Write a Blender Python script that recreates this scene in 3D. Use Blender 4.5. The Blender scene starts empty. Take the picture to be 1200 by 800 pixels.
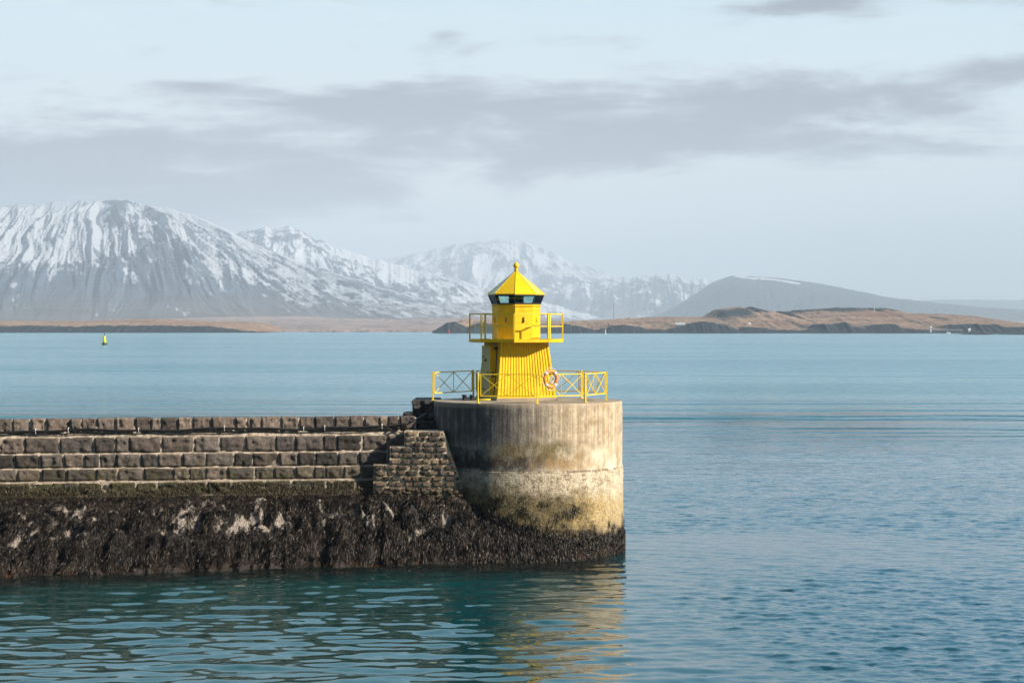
import bpy, bmesh, math, random
import numpy as np
from mathutils import Vector, Matrix

random.seed(7)
RNG = np.random.RandomState(11)
scene = bpy.context.scene
COL = scene.collection
F = 2320.0      # focal length in photo pixels (1200 wide)
HZ = 382.0      # row of the true horizon in the photo
CH = 9.03       # camera height over the water


def P(px, py, Y):
    """photo pixel at a depth -> world point"""
    return Vector(((px - 600) / F * Y, Y, CH - (py - HZ) / F * Y))


# ------------------------------------------------------------------ helpers
def link(o):
    COL.objects.link(o)
    return o


def tag(o, label=None, cat=None, group=None, kind=None):
    if label: o['label'] = label
    if cat: o['category'] = cat
    if group: o['group'] = group
    if kind: o['kind'] = kind
    return o


def empty(name, loc, rz=0.0):
    o = bpy.data.objects.new(name, None)
    o.location = loc
    o.rotation_euler = (0, 0, rz)
    o.empty_display_size = 0.3
    return link(o)


class MB:
    def __init__(s):
        s.v = []; s.f = []; s.a = []      # a: per-face random value

    def add(s, vs, fs, val=0.5):
        n = len(s.v)
        s.v.extend([tuple(v) for v in vs])
        s.f.extend([tuple(i + n for i in f) for f in fs])
        s.a.extend([val] * len(fs))

    def box(s, c, d, rz=0.0, val=0.5):
        hx, hy, hz = d[0] / 2, d[1] / 2, d[2] / 2
        R = Matrix.Rotation(rz, 3, 'Z')
        vs = []
        for x in (-hx, hx):
            for y in (-hy, hy):
                for z in (-hz, hz):
                    vs.append(Vector(c) + R @ Vector((x, y, z)))
        s.add(vs, [(0, 1, 3, 2), (4, 6, 7, 5), (0, 4, 5, 1), (2, 3, 7, 6), (0, 2, 6, 4), (1, 5, 7, 3)], val)

    def bar(s, a, b, w, h=None, up=(0, 0, 1), val=0.5):
        """square bar from a to b"""
        a = Vector(a); b = Vector(b); h = h or w
        d = (b - a).normalized()
        u = Vector(up)
        if abs(d.dot(u)) > 0.95: u = Vector((0, 1, 0))
        r = d.cross(u).normalized(); u = r.cross(d).normalized()
        vs = []
        for p in (a, b):
            for (i, j) in ((-1, -1), (1, -1), (1, 1), (-1, 1)):
                vs.append(p + r * (i * w / 2) + u * (j * h / 2))
        s.add(vs, [(0, 3, 2, 1), (4, 5, 6, 7), (0, 1, 5, 4), (1, 2, 6, 5), (2, 3, 7, 6), (3, 0, 4, 7)], val)

    def tube(s, pts, r, n=10, val=0.5, closed=False):
        pts = [Vector(p) for p in pts]
        m = len(pts); vs = []
        rr = r if isinstance(r, (list, tuple)) else [r] * m
        for i, p in enumerate(pts):
            if closed:
                d = (pts[(i + 1) % m] - pts[i - 1]).normalized()
            else:
                d = (pts[min(i + 1, m - 1)] - pts[max(i - 1, 0)]).normalized()
            u = Vector((0, 0, 1))
            if abs(d.dot(u)) > 0.95: u = Vector((0.3, 1, 0)).normalized()
            a = d.cross(u).normalized(); b = a.cross(d).normalized()
            for k in range(n):
                t = 2 * math.pi * k / n
                vs.append(p + a * math.cos(t) * rr[i] + b * math.sin(t) * rr[i])
        fs = []
        for i in range(m if closed else m - 1):
            for k in range(n):
                i2 = (i + 1) % m; k2 = (k + 1) % n
                fs.append((i * n + k, i * n + k2, i2 * n + k2, i2 * n + k))
        if not closed:
            fs.append(tuple(range(n))[::-1]); fs.append(tuple((m - 1) * n + k for k in range(n)))
        s.add(vs, fs, val)

    def lathe(s, prof, n=8, c=(0, 0, 0), a0=0.0, val=0.5, capb=True, capt=True):
        """prof: (r, z) list"""
        vs = []
        for (r, z) in prof:
            for k in range(n):
                t = a0 + 2 * math.pi * k / n
                vs.append((c[0] + r * math.cos(t), c[1] + r * math.sin(t), c[2] + z))
        fs = []
        for i in range(len(prof) - 1):
            for k in range(n):
                k2 = (k + 1) % n
                fs.append((i * n + k, i * n + k2, (i + 1) * n + k2, (i + 1) * n + k))
        if capb: fs.append(tuple(range(n))[::-1])
        if capt: fs.append(tuple((len(prof) - 1) * n + k for k in range(n)))
        s.add(vs, fs, val)

    def build(s, name, mat, parent=None, smooth=False, bevel=0.0, attr=False, loc=None):
        me = bpy.data.meshes.new(name)
        me.from_pydata(s.v, [], s.f)
        me.validate(); me.update()
        if attr:
            at = me.attributes.new('rnd', 'FLOAT', 'FACE')
            at.data.foreach_set('value', np.array(s.a[:len(me.polygons)], dtype=np.float32))
        me.materials.append(mat)
        if smooth:
            me.polygons.foreach_set('use_smooth', [True] * len(me.polygons))
        o = bpy.data.objects.new(name, me)
        if parent: o.parent = parent
        if loc is not None: o.location = loc
        if bevel > 0:
            b = o.modifiers.new('bevel', 'BEVEL'); b.width = bevel; b.segments = 2
            b.limit_method = 'ANGLE'; b.angle_limit = math.radians(40)
        return link(o)


def grid_mesh(name, V, mat, attrs=None, parent=None, smooth=True, flip=False):
    """V: (n,m,3) array of points"""
    n, m = V.shape[:2]
    me = bpy.data.meshes.new(name)
    idx = np.arange(n * m).reshape(n, m)
    q = np.stack([idx[:-1, :-1], idx[:-1, 1:], idx[1:, 1:], idx[1:, :-1]], -1).reshape(-1, 4)
    if flip: q = q[:, ::-1]
    nf = len(q)
    me.vertices.add(n * m)
    me.vertices.foreach_set('co', V.reshape(-1).astype(np.float32))
    me.loops.add(nf * 4)
    me.loops.foreach_set('vertex_index', np.ascontiguousarray(q).reshape(-1).astype(np.int32))
    me.polygons.add(nf)
    me.polygons.foreach_set('loop_start', (np.arange(nf) * 4).astype(np.int32))
    me.polygons.foreach_set('loop_total', np.full(nf, 4, dtype=np.int32))
    me.update(calc_edges=True)
    if smooth: me.polygons.foreach_set('use_smooth', np.ones(nf, dtype=bool))
    for k, A in (attrs or {}).items():
        at = me.attributes.new(k, 'FLOAT', 'POINT')
        at.data.foreach_set('value', A.reshape(-1).astype(np.float32))
    me.materials.append(mat)
    o = bpy.data.objects.new(name, me)
    if parent: o.parent = parent
    return link(o)


def quads_mesh(name, V, mat, per, attr=None, parent=None, smooth=True):
    """V (n, rows*2, 3): strips of `per` quads"""
    n = V.shape[0]; k = V.shape[1]
    me = bpy.data.meshes.new(name)
    base = np.array([[2 * i, 2 * i + 1, 2 * i + 3, 2 * i + 2] for i in range(per)])
    q = (base[None] + (np.arange(n) * k)[:, None, None]).reshape(-1, 4)
    nf = len(q)
    me.vertices.add(n * k); me.vertices.foreach_set('co', V.reshape(-1).astype(np.float32))
    me.loops.add(nf * 4); me.loops.foreach_set('vertex_index', q.reshape(-1).astype(np.int32))
    me.polygons.add(nf)
    me.polygons.foreach_set('loop_start', (np.arange(nf) * 4).astype(np.int32))
    me.polygons.foreach_set('loop_total', np.full(nf, 4, dtype=np.int32))
    me.update(calc_edges=True)
    if smooth: me.polygons.foreach_set('use_smooth', np.ones(nf, dtype=bool))
    if attr is not None:
        at = me.attributes.new('rnd', 'FLOAT', 'FACE')
        at.data.foreach_set('value', np.repeat(attr, per).astype(np.float32))
    me.materials.append(mat)
    o = bpy.data.objects.new(name, me)
    if parent: o.parent = parent
    return link(o)


# value noise (numpy)
_T = RNG.rand(256, 256).astype(np.float64)


def vnoise(x, y, seed=0):
    x = np.asarray(x, float) + seed * 17.31; y = np.asarray(y, float) + seed * 9.77
    xi = np.floor(x).astype(int); yi = np.floor(y).astype(int)
    fx = x - xi; fy = y - yi
    fx = fx * fx * fx * (fx * (fx * 6 - 15) + 10); fy = fy * fy * fy * (fy * (fy * 6 - 15) + 10)
    a = _T[xi & 255, yi & 255]; b = _T[(xi + 1) & 255, yi & 255]
    c = _T[xi & 255, (yi + 1) & 255]; d = _T[(xi + 1) & 255, (yi + 1) & 255]
    return (a * (1 - fx) + b * fx) * (1 - fy) + (c * (1 - fx) + d * fx) * fy


def fbm(x, y, o=4, seed=0, gain=0.5, lac=2.03):
    s = 0; a = 1; t = 0
    for i in range(o):
        s = s + a * vnoise(x, y, seed + i * 3); t += a
        a *= gain; x = x * lac; y = y * lac
    return s / t      # 0..1


def ridged(x, y, o=4, seed=0, gain=0.5):
    s = 0; a = 1; t = 0
    for i in range(o):
        s = s + a * (1 - np.abs(2 * vnoise(x, y, seed + i * 5) - 1)); t += a
        a *= gain; x = x * 2.03; y = y * 2.03
    return s / t


def sstep(a, b, x):
    t = np.clip((x - a) / (b - a), 0, 1)
    return t * t * (3 - 2 * t)


# ------------------------------------------------------------------ material helpers
class NT:
    def __init__(s, tree):
        s.t = tree; s.n = tree.nodes; s.l = tree.links

    def new(s, typ, **kw):
        nd = s.n.new(typ)
        for k, v in kw.items(): setattr(nd, k, v)
        return nd

    def put(s, nd, key, val):
        if val is None: return
        sock = nd.inputs[key]
        if isinstance(val, bpy.types.NodeSocket): s.l.new(val, sock)
        else: sock.default_value = val

    def math(s, op, a, b=None, c=None, clamp=False):
        nd = s.new('ShaderNodeMath', operation=op, use_clamp=clamp)
        s.put(nd, 0, a); s.put(nd, 1, b); s.put(nd, 2, c)
        return nd.outputs[0]

    def mix(s, fac, a, b, blend='MIX'):
        nd = s.new('ShaderNodeMix', data_type='RGBA', blend_type=blend)
        s.put(nd, 0, fac)
        s.put(nd, 6, a if isinstance(a, bpy.types.NodeSocket) else (*a, 1))
        s.put(nd, 7, b if isinstance(b, bpy.types.NodeSocket) else (*b, 1))
        return nd.outputs[2]

    def noise(s, vec=None, scale=5, detail=4, rough=0.5, dist=0.0, out=0):
        nd = s.new('ShaderNodeTexNoise')
        s.put(nd, 'Vector', vec); s.put(nd, 'Scale', scale); s.put(nd, 'Detail', detail)
        s.put(nd, 'Roughness', rough); s.put(nd, 'Distortion', dist)
        return nd.outputs[out]

    def map(s, x, a, b, c=0.0, d=1.0, smooth=True):
        nd = s.new('ShaderNodeMapRange')
        nd.interpolation_type = 'SMOOTHSTEP' if smooth else 'LINEAR'
        s.put(nd, 0, x); s.put(nd, 1, a); s.put(nd, 2, b); s.put(nd, 3, c); s.put(nd, 4, d)
        return nd.outputs[0]

    def scale(s, vec, sc, loc=(0, 0, 0)):
        nd = s.new('ShaderNodeMapping')
        s.put(nd, 'Vector', vec); nd.inputs['Scale'].default_value = sc; nd.inputs['Location'].default_value = loc
        return nd.outputs[0]

    def geo(s): return s.new('ShaderNodeNewGeometry')

    def attr(s, name): return s.new('ShaderNodeAttribute', attribute_name=name).outputs['Fac']

    def sep(s, v):
        nd = s.new('ShaderNodeSeparateXYZ'); s.put(nd, 0, v); return nd.outputs

    def comb(s, x, y, z):
        nd = s.new('ShaderNodeCombineXYZ'); s.put(nd, 0, x); s.put(nd, 1, y); s.put(nd, 2, z); return nd.outputs[0]

    def bump(s, h, strength=0.5, dist=0.02, normal=None):
        nd = s.new('ShaderNodeBump')
        s.put(nd, 'Height', h); s.put(nd, 'Strength', strength); s.put(nd, 'Distance', dist)
        if normal is not None: s.put(nd, 'Normal', normal)
        return nd.outputs[0]


def material(name):
    m = bpy.data.materials.new(name); m.use_nodes = True
    t = NT(m.node_tree); b = m.node_tree.nodes['Principled BSDF']
    return m, t, b


def obj_coords(t):
    return t.new('ShaderNodeTexCoord').outputs['Object']


def simple(name, col, rough=0.5, metal=0.0, var=0.15, scale=8.0, bump=0.0, spec=0.5):
    m, t, b = material(name)
    p = t.geo().outputs['Position']
    n = t.noise(p, scale, 5, 0.6)
    k = t.map(n, 0.25, 0.75, 1 - var, 1 + var, smooth=False)
    c = t.mix(1.0, (*col,), t.comb(k, k, k), 'MULTIPLY')
    t.put(b, 'Base Color', c); b.inputs['Roughness'].default_value = rough
    b.inputs['Metallic'].default_value = metal
    b.inputs['Specular IOR Level'].default_value = spec
    if bump: t.put(b, 'Normal', t.bump(n, bump, 0.01))
    return m


# ------------------------------------------------------------------ camera
cam = bpy.data.cameras.new('camera')
cam.sensor_width = 36; cam.lens = F / 1200 * 36
cam.shift_y = -(400 - HZ) / 1200
cam.clip_start = 0.5; cam.clip_end = 200000
co = link(bpy.data.objects.new('camera', cam))
co.location = (0, 0, CH); co.rotation_euler = (math.pi / 2, 0, 0)
scene.camera = co

# ------------------------------------------------------------------ light
SUN_AZ = math.radians(66)    # right of the direction back to the camera
SUN_EL = math.radians(30)
sd = Vector((math.sin(SUN_AZ) * math.cos(SUN_EL), -math.cos(SUN_AZ) * math.cos(SUN_EL), math.sin(SUN_EL)))
sl = bpy.data.lights.new('sun', 'SUN'); sl.energy = 5.0; sl.angle = math.radians(0.55); sl.color = (1.0, 0.90, 0.77)
so = link(bpy.data.objects.new('sun', sl))
so.rotation_euler = sd.to_track_quat('Z', 'Y').to_euler(); so.location = (50, -40, 60)

world = bpy.data.worlds.new('World'); scene.world = world; world.use_nodes = True
w = NT(world.node_tree)
bg = world.node_tree.nodes['Background']
sky = w.new('ShaderNodeTexSky', sky_type='NISHITA')
sky.sun_disc = False; sky.sun_elevation = SUN_EL
sky.sun_rotation = math.atan2(sd.x, sd.y)
sky.air_density = 0.8; sky.dust_density = 0.3; sky.ozone_density = 2.0
gen = w.new('ShaderNodeTexCoord').outputs['Generated']
d = w.sep(gen)
az = w.math('ARCTAN2', d[0], d[1])
el = w.math('ARCSINE', d[2])
# clouds: azimuth and elevation in "hundred photo pixels"
K = F / 100
U = w.math('MULTIPLY', az, K)               # -6..6 in frame
Vv = w.math('MULTIPLY', el, K)              # 0..3.8 in frame
vec = w.comb(w.math('MULTIPLY', U, 0.26), w.math('MULTIPLY', Vv, 1.15), 3.7)
n1 = w.noise(vec, 1.25, 10, 0.62, 0.5)
n2 = w.noise(w.comb(w.math('MULTIPLY', U, 0.55), w.math('MULTIPLY', Vv, 2.3), 9.1), 1.6, 6, 0.6, 0.3)


def blob(u0, v0, su, sv, amp):
    a = w.math('DIVIDE', w.math('SUBTRACT', U, u0), su)
    b_ = w.math('DIVIDE', w.math('SUBTRACT', Vv, v0), sv)
    r = w.math('ADD', w.math('MULTIPLY', a, a), w.math('MULTIPLY', b_, b_))
    return w.math('MULTIPLY', w.math('EXPONENT', w.math('MULTIPLY', r, -1.0)), amp)


blobs = [blob(-5.0, 1.50, 2.6, 0.30, 0.55), blob(0.2, 1.9, 1.6, 0.3, 0.35), blob(-5.6, 1.95, 2.6, 0.55, 0.62), blob(-2.6, 1.75, 2.6, 0.45, 0.52), blob(0.4, 2.35, 3.0, 0.48, 0.60),
         blob(-1.6, 2.6, 1.4, 0.28, 0.40), blob(4.2, 2.7, 2.6, 0.35, 0.52), blob(4.6, 2.1, 3.0, 0.22, 0.40),
         blob(3.5, 3.68, 1.25, 0.16, 0.62), blob(-3.7, 2.76, 0.6, 0.07, 0.45), blob(-0.8, 3.38, 0.25, 0.13, 0.3), blob(5.8, 2.95, 0.9, 0.2, 0.4)]
cov = blobs[0]
blobs.append(blob(-5.2, 1.75, 1.7, 0.30, 0.3))
for b_ in blobs[1:]: cov = w.math('ADD', cov, b_)
cov = w.math('MINIMUM', cov, 0.75)
dens = w.math('ADD', w.math('ADD', cov, w.math('MULTIPLY', w.math('SUBTRACT', n1, 0.5), 1.6)),
              w.math('MULTIPLY', w.math('SUBTRACT', n2, 0.5), 0.9))
fac = w.map(dens, 0.16, 0.70)
north = w.map(d[1], 0.25, 0.85)
# high cloud elsewhere on the dome, thin
p2 = w.comb(w.math('DIVIDE', d[0], w.math('ADD', w.math('MAXIMUM', d[2], 0.0), 0.12)),
            w.math('DIVIDE', d[1], w.math('ADD', w.math('MAXIMUM', d[2], 0.0), 0.12)), 0.0)
high = w.map(w.noise(p2, 1.1, 7, 0.6, 0.4), 0.50, 0.85, 0.0, 0.35)
high = w.math('MULTIPLY', w.math('MULTIPLY', high, w.map(el, 0.15, 0.40)), north)
VEIL = (12.9, 13.2, 13.1)
veilfac = w.math('MULTIPLY', w.map(el, 0.05, 0.24, 0.90, 0.0), north)
bluefac = w.math('MULTIPLY', w.map(el, 0.60, 1.1, 0.85, 0.0), north)
bluecol = w.mix(w.map(el, 0.12, 0.45), (8.6, 12.2, 14.0), (8.6, 16.0, 22.0))
skyb = w.mix(bluefac, sky.outputs[0], bluecol)
base = w.mix(veilfac, skyb, VEIL)
wisps = w.math('MULTIPLY', w.map(n2, 0.5, 0.8, 0.0, 0.35), north)
base = w.mix(wisps, base, (14.2, 14.9, 15.0))
c2 = w.mix(w.math('MULTIPLY', fac, 0.95), base, (4.0, 3.9, 4.8))
c3 = w.mix(high, c2, (11.0, 11.6, 12.2))
w.l.new(c3, bg.inputs['Color']); bg.inputs['Strength'].default_value = 0.05

# ------------------------------------------------------------------ render settings
scene.view_settings.view_transform = 'Standard'; scene.view_settings.look = 'None'
scene.view_settings.gamma = 1; scene.view_settings.use_curve_mapping = False
scene.view_settings.exposure = 0.64
scene.cycles.max_bounces = 6; scene.cycles.diffuse_bounces = 2; scene.cycles.glossy_bounces = 3
scene.cycles.transmission_bounces = 4; scene.cycles.volume_bounces = 1; scene.cycles.transparent_max_bounces = 8
scene.cycles.caustics_reflective = False; scene.cycles.caustics_refractive = False
scene.cycles.use_denoising = True
scene.cycles.sample_clamp_indirect = 4

# ------------------------------------------------------------------ materials
def yellow(name, col, rough, var=0.08, streak=0.3, spec=0.5):
    m, t, b = material(name)
    p = t.geo().outputs['Position']
    n = t.noise(p, 1.5, 4, 0.6)
    s_ = t.noise(t.scale(p, (9, 9, 0.8)), 2.0, 5, 0.65)
    k = t.map(n, 0.3, 0.7, 1 - var, 1 + var, smooth=False)
    c = t.mix(1.0, col, t.comb(k, k, k), 'MULTIPLY')
    f = t.map(s_, 0.50, 0.72, 0, streak)
    c = t.mix(f, c, (0.36, 0.20, 0.03))
    spots = t.map(t.noise(p, 22, 3, 0.6), 0.70, 0.78, 0, 0.5)
    c = t.mix(spots, c, (0.20, 0.10, 0.03))
    t.put(b, 'Base Color', c); t.put(b, 'Roughness', t.map(n, 0.3, 0.7, rough - 0.06, rough + 0.08))
    b.inputs['Specular IOR Level'].default_value = spec
    t.put(b, 'Normal', t.bump(t.noise(p, 3.0, 3, 0.5), 0.25, 0.01))
    return m


M_YEL = yellow('yellow_paint', (0.84, 0.545, 0.005), 0.5, 0.12, 0.42, 0.3)
M_YRAIL = yellow('yellow_rail_paint', (0.86, 0.62, 0.02), 0.45, 0.15, 0.45)
M_ROOF = yellow('yellow_roof_paint', (0.86, 0.57, 0.005), 0.34, 0.08, 0.2, 0.5)
M_DOOR = simple('pale_door_paint', (0.36, 0.33, 0.12), 0.5, var=0.08)
M_DARKM = simple('dark_metal', (0.02, 0.022, 0.022), 0.5, 0.0, 0.3, 20)
M_BLACK = simple('black_rubber_hose', (0.012, 0.012, 0.014), 0.45, 0.0, 0.3, 6)
M_IRON = simple('rusty_iron', (0.045, 0.028, 0.02), 0.8, 0.0, 0.4, 14, 0.5)
M_WHITE = simple('white_paint', (0.75, 0.75, 0.74), 0.6)
M_ORANGE = simple('orange_plastic', (0.85, 0.30, 0.06), 0.45, var=0.15)
M_ROPE = simple('pale_rope', (0.70, 0.66, 0.58), 0.9)
M_REDP = simple('red_plastic', (0.55, 0.04, 0.03), 0.5)
M_LIME = simple('lime_yellow_buoy_paint', (0.75, 0.85, 0.02), 0.5)
M_DARKROOF = simple('dark_roofing', (0.06, 0.06, 0.07), 0.7)

m, t, b = material('lantern_glass')
tr = t.new('ShaderNodeBsdfTransparent'); tr.inputs[0].default_value = (0.80, 0.93, 0.92, 1)
gl = t.new('ShaderNodeBsdfGlossy'); gl.inputs['Roughness'].default_value = 0.02
fr_ = t.new('ShaderNodeFresnel'); fr_.inputs[0].default_value = 1.5
mx = t.new('ShaderNodeMixShader'); t.put(mx, 0, fr_.outputs[0]); t.l.new(tr.outputs[0], mx.inputs[1]); t.l.new(gl.outputs[0], mx.inputs[2])
t.l.new(mx.outputs[0], m.node_tree.nodes['Material Output'].inputs['Surface'])
M_GLASS = m
m, t, b = material('green_lens')
p = obj_coords(t)
wv = t.new('ShaderNodeTexWave', wave_type='BANDS', bands_direction='Z'); t.put(wv, 'Vector', p); t.put(wv, 'Scale', 9.0)
t.put(b, 'Base Color', t.mix(wv.outputs['Fac'], (0.0, 0.07, 0.055), (0.01, 0.22, 0.16)))
b.inputs['Roughness'].default_value = 0.12
t.put(b, 'Normal', t.bump(wv.outputs['Fac'], 0.8, 0.02))
M_LENS = m


# basalt blocks, varied per stone
def stone_mat(name, dark, light, moss=0.0, mossz=(3.0, 4.3), salt=0.25):
    m, t, b = material(name)
    p = t.geo().outputs['Position']; z = t.sep(p)[2]
    r = t.attr('rnd')
    n = t.noise(p, 6, 7, 0.65, 0.3)
    c = t.mix(r, dark, light)
    c = t.mix(t.map(t.math('FRACT', t.math('MULTIPLY', r, 7.3)), 0.4, 0.9, 0, 0.4), c, (0.13, 0.125, 0.12))
    k = t.map(n, 0.30, 0.70, 0.40, 1.7, smooth=False)
    c = t.mix(1.0, c, t.comb(k, k, k), 'MULTIPLY')
    red = t.map(t.noise(p, 1.3, 4, 0.6), 0.5, 0.75, 0, 0.3)
    c = t.mix(red, c, (0.135, 0.078, 0.062))
    pale = t.map(t.noise(p, 14, 6, 0.75), 0.58, 0.74, 0, salt)
    c = t.mix(pale, c, (0.36, 0.32, 0.28))
    if moss > 0:
        zz = t.map(z, mossz[0], mossz[1], 1, 0)
        f = t.math('MULTIPLY', zz, t.map(t.noise(p, 2.2, 6, 0.7), 0.36, 0.60, 0, moss))
        c = t.mix(f, c, t.mix(t.noise(p, 20, 3, 0.6), (0.05, 0.055, 0.012), (0.12, 0.105, 0.03)))
    t.put(b, 'Base Color', c); b.inputs['Roughness'].default_value = 0.8
    t.put(b, 'Normal', t.bump(t.noise(p, 10, 9, 0.78), 1.0, 0.20))
    return m


M_STONE = stone_mat('basalt_blocks', (0.050, 0.042, 0.037), (0.28, 0.22, 0.175), 0.7, (2.9, 4.2))
M_CAP = stone_mat('parapet_stones', (0.11, 0.088, 0.072), (0.36, 0.275, 0.21), 0.0, salt=0.45)
M_MOSSY = stone_mat('mossy_stones', (0.022, 0.020, 0.012), (0.06, 0.05, 0.032), 0.9, (4, 5), 0.22)
M_BRICK = stone_mat('small_quoins', (0.06, 0.043, 0.034), (0.32, 0.22, 0.145), 0.4, (3.0, 4.9), 0.3)  # tones raised to paint in the sun on the buttress
M_RUBBLE = stone_mat('dark_rubble', (0.03, 0.03, 0.032), (0.10, 0.09, 0.085), 0.0, salt=0.3)


def mortar_mat(name, col, moss):
    m, t, b = material(name)
    p = t.geo().outputs['Position']; z = t.sep(p)[2]
    n = t.noise(p, 5, 7, 0.7)
    c = t.mix(t.map(n, 0.36, 0.62), tuple(x * 0.30 for x in col), col)
    zz = t.map(z, 2.6, 4.6, 1, 0.15)
    f = t.math('MULTIPLY', zz, t.map(t.noise(p, 1.6, 5, 0.6), 0.38, 0.62, 0, moss))
    c = t.mix(f, c, (0.15, 0.11, 0.045))
    t.put(b, 'Base Color', c); b.inputs['Roughness'].default_value = 0.9
    t.put(b, 'Normal', t.bump(t.noise(p, 18, 8, 0.75), 1.0, 0.05))
    return m


M_MORTAR = mortar_mat('pale_mortar', (0.62, 0.51, 0.39), 0.5)
M_MORTAR2 = mortar_mat('sunlit_mortar', (0.76, 0.62, 0.42), 0.4)  # brighter and yellower than the wall mortar, sunlight put into the colour

# concrete of the round head
m, t, b = material('weathered_concrete')
gp = t.geo().outputs['Position']
oc = obj_coords(t)
so_ = t.sep(oc)
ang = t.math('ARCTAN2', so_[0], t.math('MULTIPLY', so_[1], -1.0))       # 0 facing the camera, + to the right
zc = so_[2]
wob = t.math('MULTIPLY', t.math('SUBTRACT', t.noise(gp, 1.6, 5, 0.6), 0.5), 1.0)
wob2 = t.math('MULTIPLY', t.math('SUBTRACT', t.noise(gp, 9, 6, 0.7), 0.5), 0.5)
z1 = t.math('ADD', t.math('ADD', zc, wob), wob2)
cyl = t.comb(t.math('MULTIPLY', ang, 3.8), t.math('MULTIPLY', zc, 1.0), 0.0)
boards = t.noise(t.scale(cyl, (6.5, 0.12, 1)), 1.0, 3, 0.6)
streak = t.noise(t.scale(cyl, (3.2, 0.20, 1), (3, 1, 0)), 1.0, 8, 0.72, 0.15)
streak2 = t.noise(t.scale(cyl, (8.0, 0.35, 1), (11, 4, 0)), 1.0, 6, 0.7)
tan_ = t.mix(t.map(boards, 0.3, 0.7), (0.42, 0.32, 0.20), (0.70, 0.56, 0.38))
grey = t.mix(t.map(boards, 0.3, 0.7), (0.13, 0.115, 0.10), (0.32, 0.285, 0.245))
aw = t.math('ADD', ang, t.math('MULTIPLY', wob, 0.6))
side = t.map(aw, -0.35, 0.55)  # grey left and warm right paint the drum's shade and sun into its colour
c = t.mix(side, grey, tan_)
blot = t.noise(gp, 2.6, 7, 0.68, 0.4)
k = t.map(blot, 0.30, 0.70, 0.55, 1.35, smooth=False)
c = t.mix(1.0, c, t.comb(k, k, k), 'MULTIPLY')
# rain streaks
dk = t.map(streak, 0.55, 0.36, 0, 0.85)
c = t.mix(t.math('MULTIPLY', dk, t.math('MULTIPLY', t.map(side, 0.2, 1.0, 1.0, 0.30), t.map(z1, 4.0, 5.4, 0.45, 1.0))), c, (0.055, 0.047, 0.042))
dk2 = t.map(streak2, 0.56, 0.68, 0, 0.75)
c = t.mix(t.math('MULTIPLY', dk2, t.map(z1, 4.3, 5.8, 0.1, 0.8)), c, (0.10, 0.075, 0.055))
# pale lime run above the joint, strongest to the right
pr = t.math('MULTIPLY', t.map(z1, 3.9, 4.7, 1, 0), t.map(aw, -0.5, 0.5, 0.35, 0.85))
c = t.mix(t.math('MULTIPLY', pr, t.map(t.noise(t.scale(cyl, (1.2, 0.8, 1)), 1.0, 7, 0.7), 0.38, 0.60, 0.15, 0.9)), c, (0.80, 0.71, 0.54))
wr = t.map(streak2, 0.44, 0.30, 0, 0.7)
c = t.mix(t.math('MULTIPLY', wr, t.math('MULTIPLY', t.map(ang, -0.6, 0.1, 1.0, 0.15), t.map(z1, 4.9, 4.3, 0.25, 1.0))), c, (0.60, 0.58, 0.55))
rust = t.map(t.noise(gp, 1.1, 6, 0.65), 0.52, 0.68, 0, 0.55)
c = t.mix(t.math('MULTIPLY', rust, side), c, (0.36, 0.215, 0.085))


def stain_or_shade(c, a0, a1, za, zb, col, amt, sa=0.2, sz=0.2):
    """soft-edged broken patch on the cylinder between angles and heights"""
    A = t.math('ADD', ang, t.math('MULTIPLY', t.math('ADD', wob, wob2), 0.8)); Z = t.math('ADD', zc, t.math('MULTIPLY', t.math('ADD', wob, wob2), 0.8))
    f = t.math('MULTIPLY', t.map(A, a0 - sa, a0 + sa), t.map(A, a1 - sa, a1 + sa, 1, 0))
    f = t.math('MULTIPLY', f, t.math('MULTIPLY', t.map(Z, za - sz, za + sz), t.map(Z, zb - sz, zb + sz, 1, 0)))
    f = t.math('MULTIPLY', f, t.map(t.noise(t.scale(cyl, (2.6, 1.2, 1), (a0, za, 0)), 1.0, 7, 0.75), 0.34, 0.56, 0.15, 1.0))
    f = t.math('MULTIPLY', f, amt)
    return t.mix(f, c, col)


c = stain_or_shade(c, -0.40, 0.45, 3.7, 4.55, (0.16, 0.115, 0.035), 0.9)
c = stain_or_shade(c, 0.05, 0.65, 3.45, 4.0, (0.34, 0.20, 0.07), 0.8)
c = stain_or_shade(c, -0.75, 0.10, 3.42, 4.0, (0.055, 0.04, 0.025), 0.95, 0.2, 0.12)
c = stain_or_shade(c, -1.6, -0.45, 3.45, 4.25, (0.012, 0.012, 0.014), 0.95, 0.12, 0.12)
c = stain_or_shade(c, -1.6, -0.30, 4.5, 6.2, (0.05, 0.048, 0.048), 0.8, 0.2, 0.3)  # painted shade on the upper left, not a stain
# below the construction joint
joint = t.map(t.math('ADD', zc, t.math('MULTIPLY', wob2, 0.25)), 3.36, 3.44, 1, 0)
barn = t.math('ADD', t.math('MULTIPLY', t.noise(gp, 17, 7, 0.8), 0.6), t.math('MULTIPLY', t.noise(gp, 3.5, 6, 0.7), 0.4))
cb = t.mix(t.map(barn, 0.40, 0.58), (0.16, 0.11, 0.06), (0.76, 0.65, 0.46))
cb = t.mix(t.map(ang, -0.8, -0.1, 0.55, 0.0), cb, (0.09, 0.085, 0.078))  # left end darkened too, as painted shade
gold = t.mix(t.map(t.noise(gp, 13, 7, 0.75), 0.36, 0.62), (0.13, 0.085, 0.025), (0.62, 0.44, 0.17))
drk = t.mix(t.map(t.noise(gp, 12, 6, 0.7), 0.35, 0.65), (0.02, 0.016, 0.008), (0.20, 0.145, 0.045))
ol = t.mix(t.map(t.math('ADD', aw, t.math('MULTIPLY', t.math('SUBTRACT', blot, 0.5), 1.6)), 0.30, 0.85), drk, gold)
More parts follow.
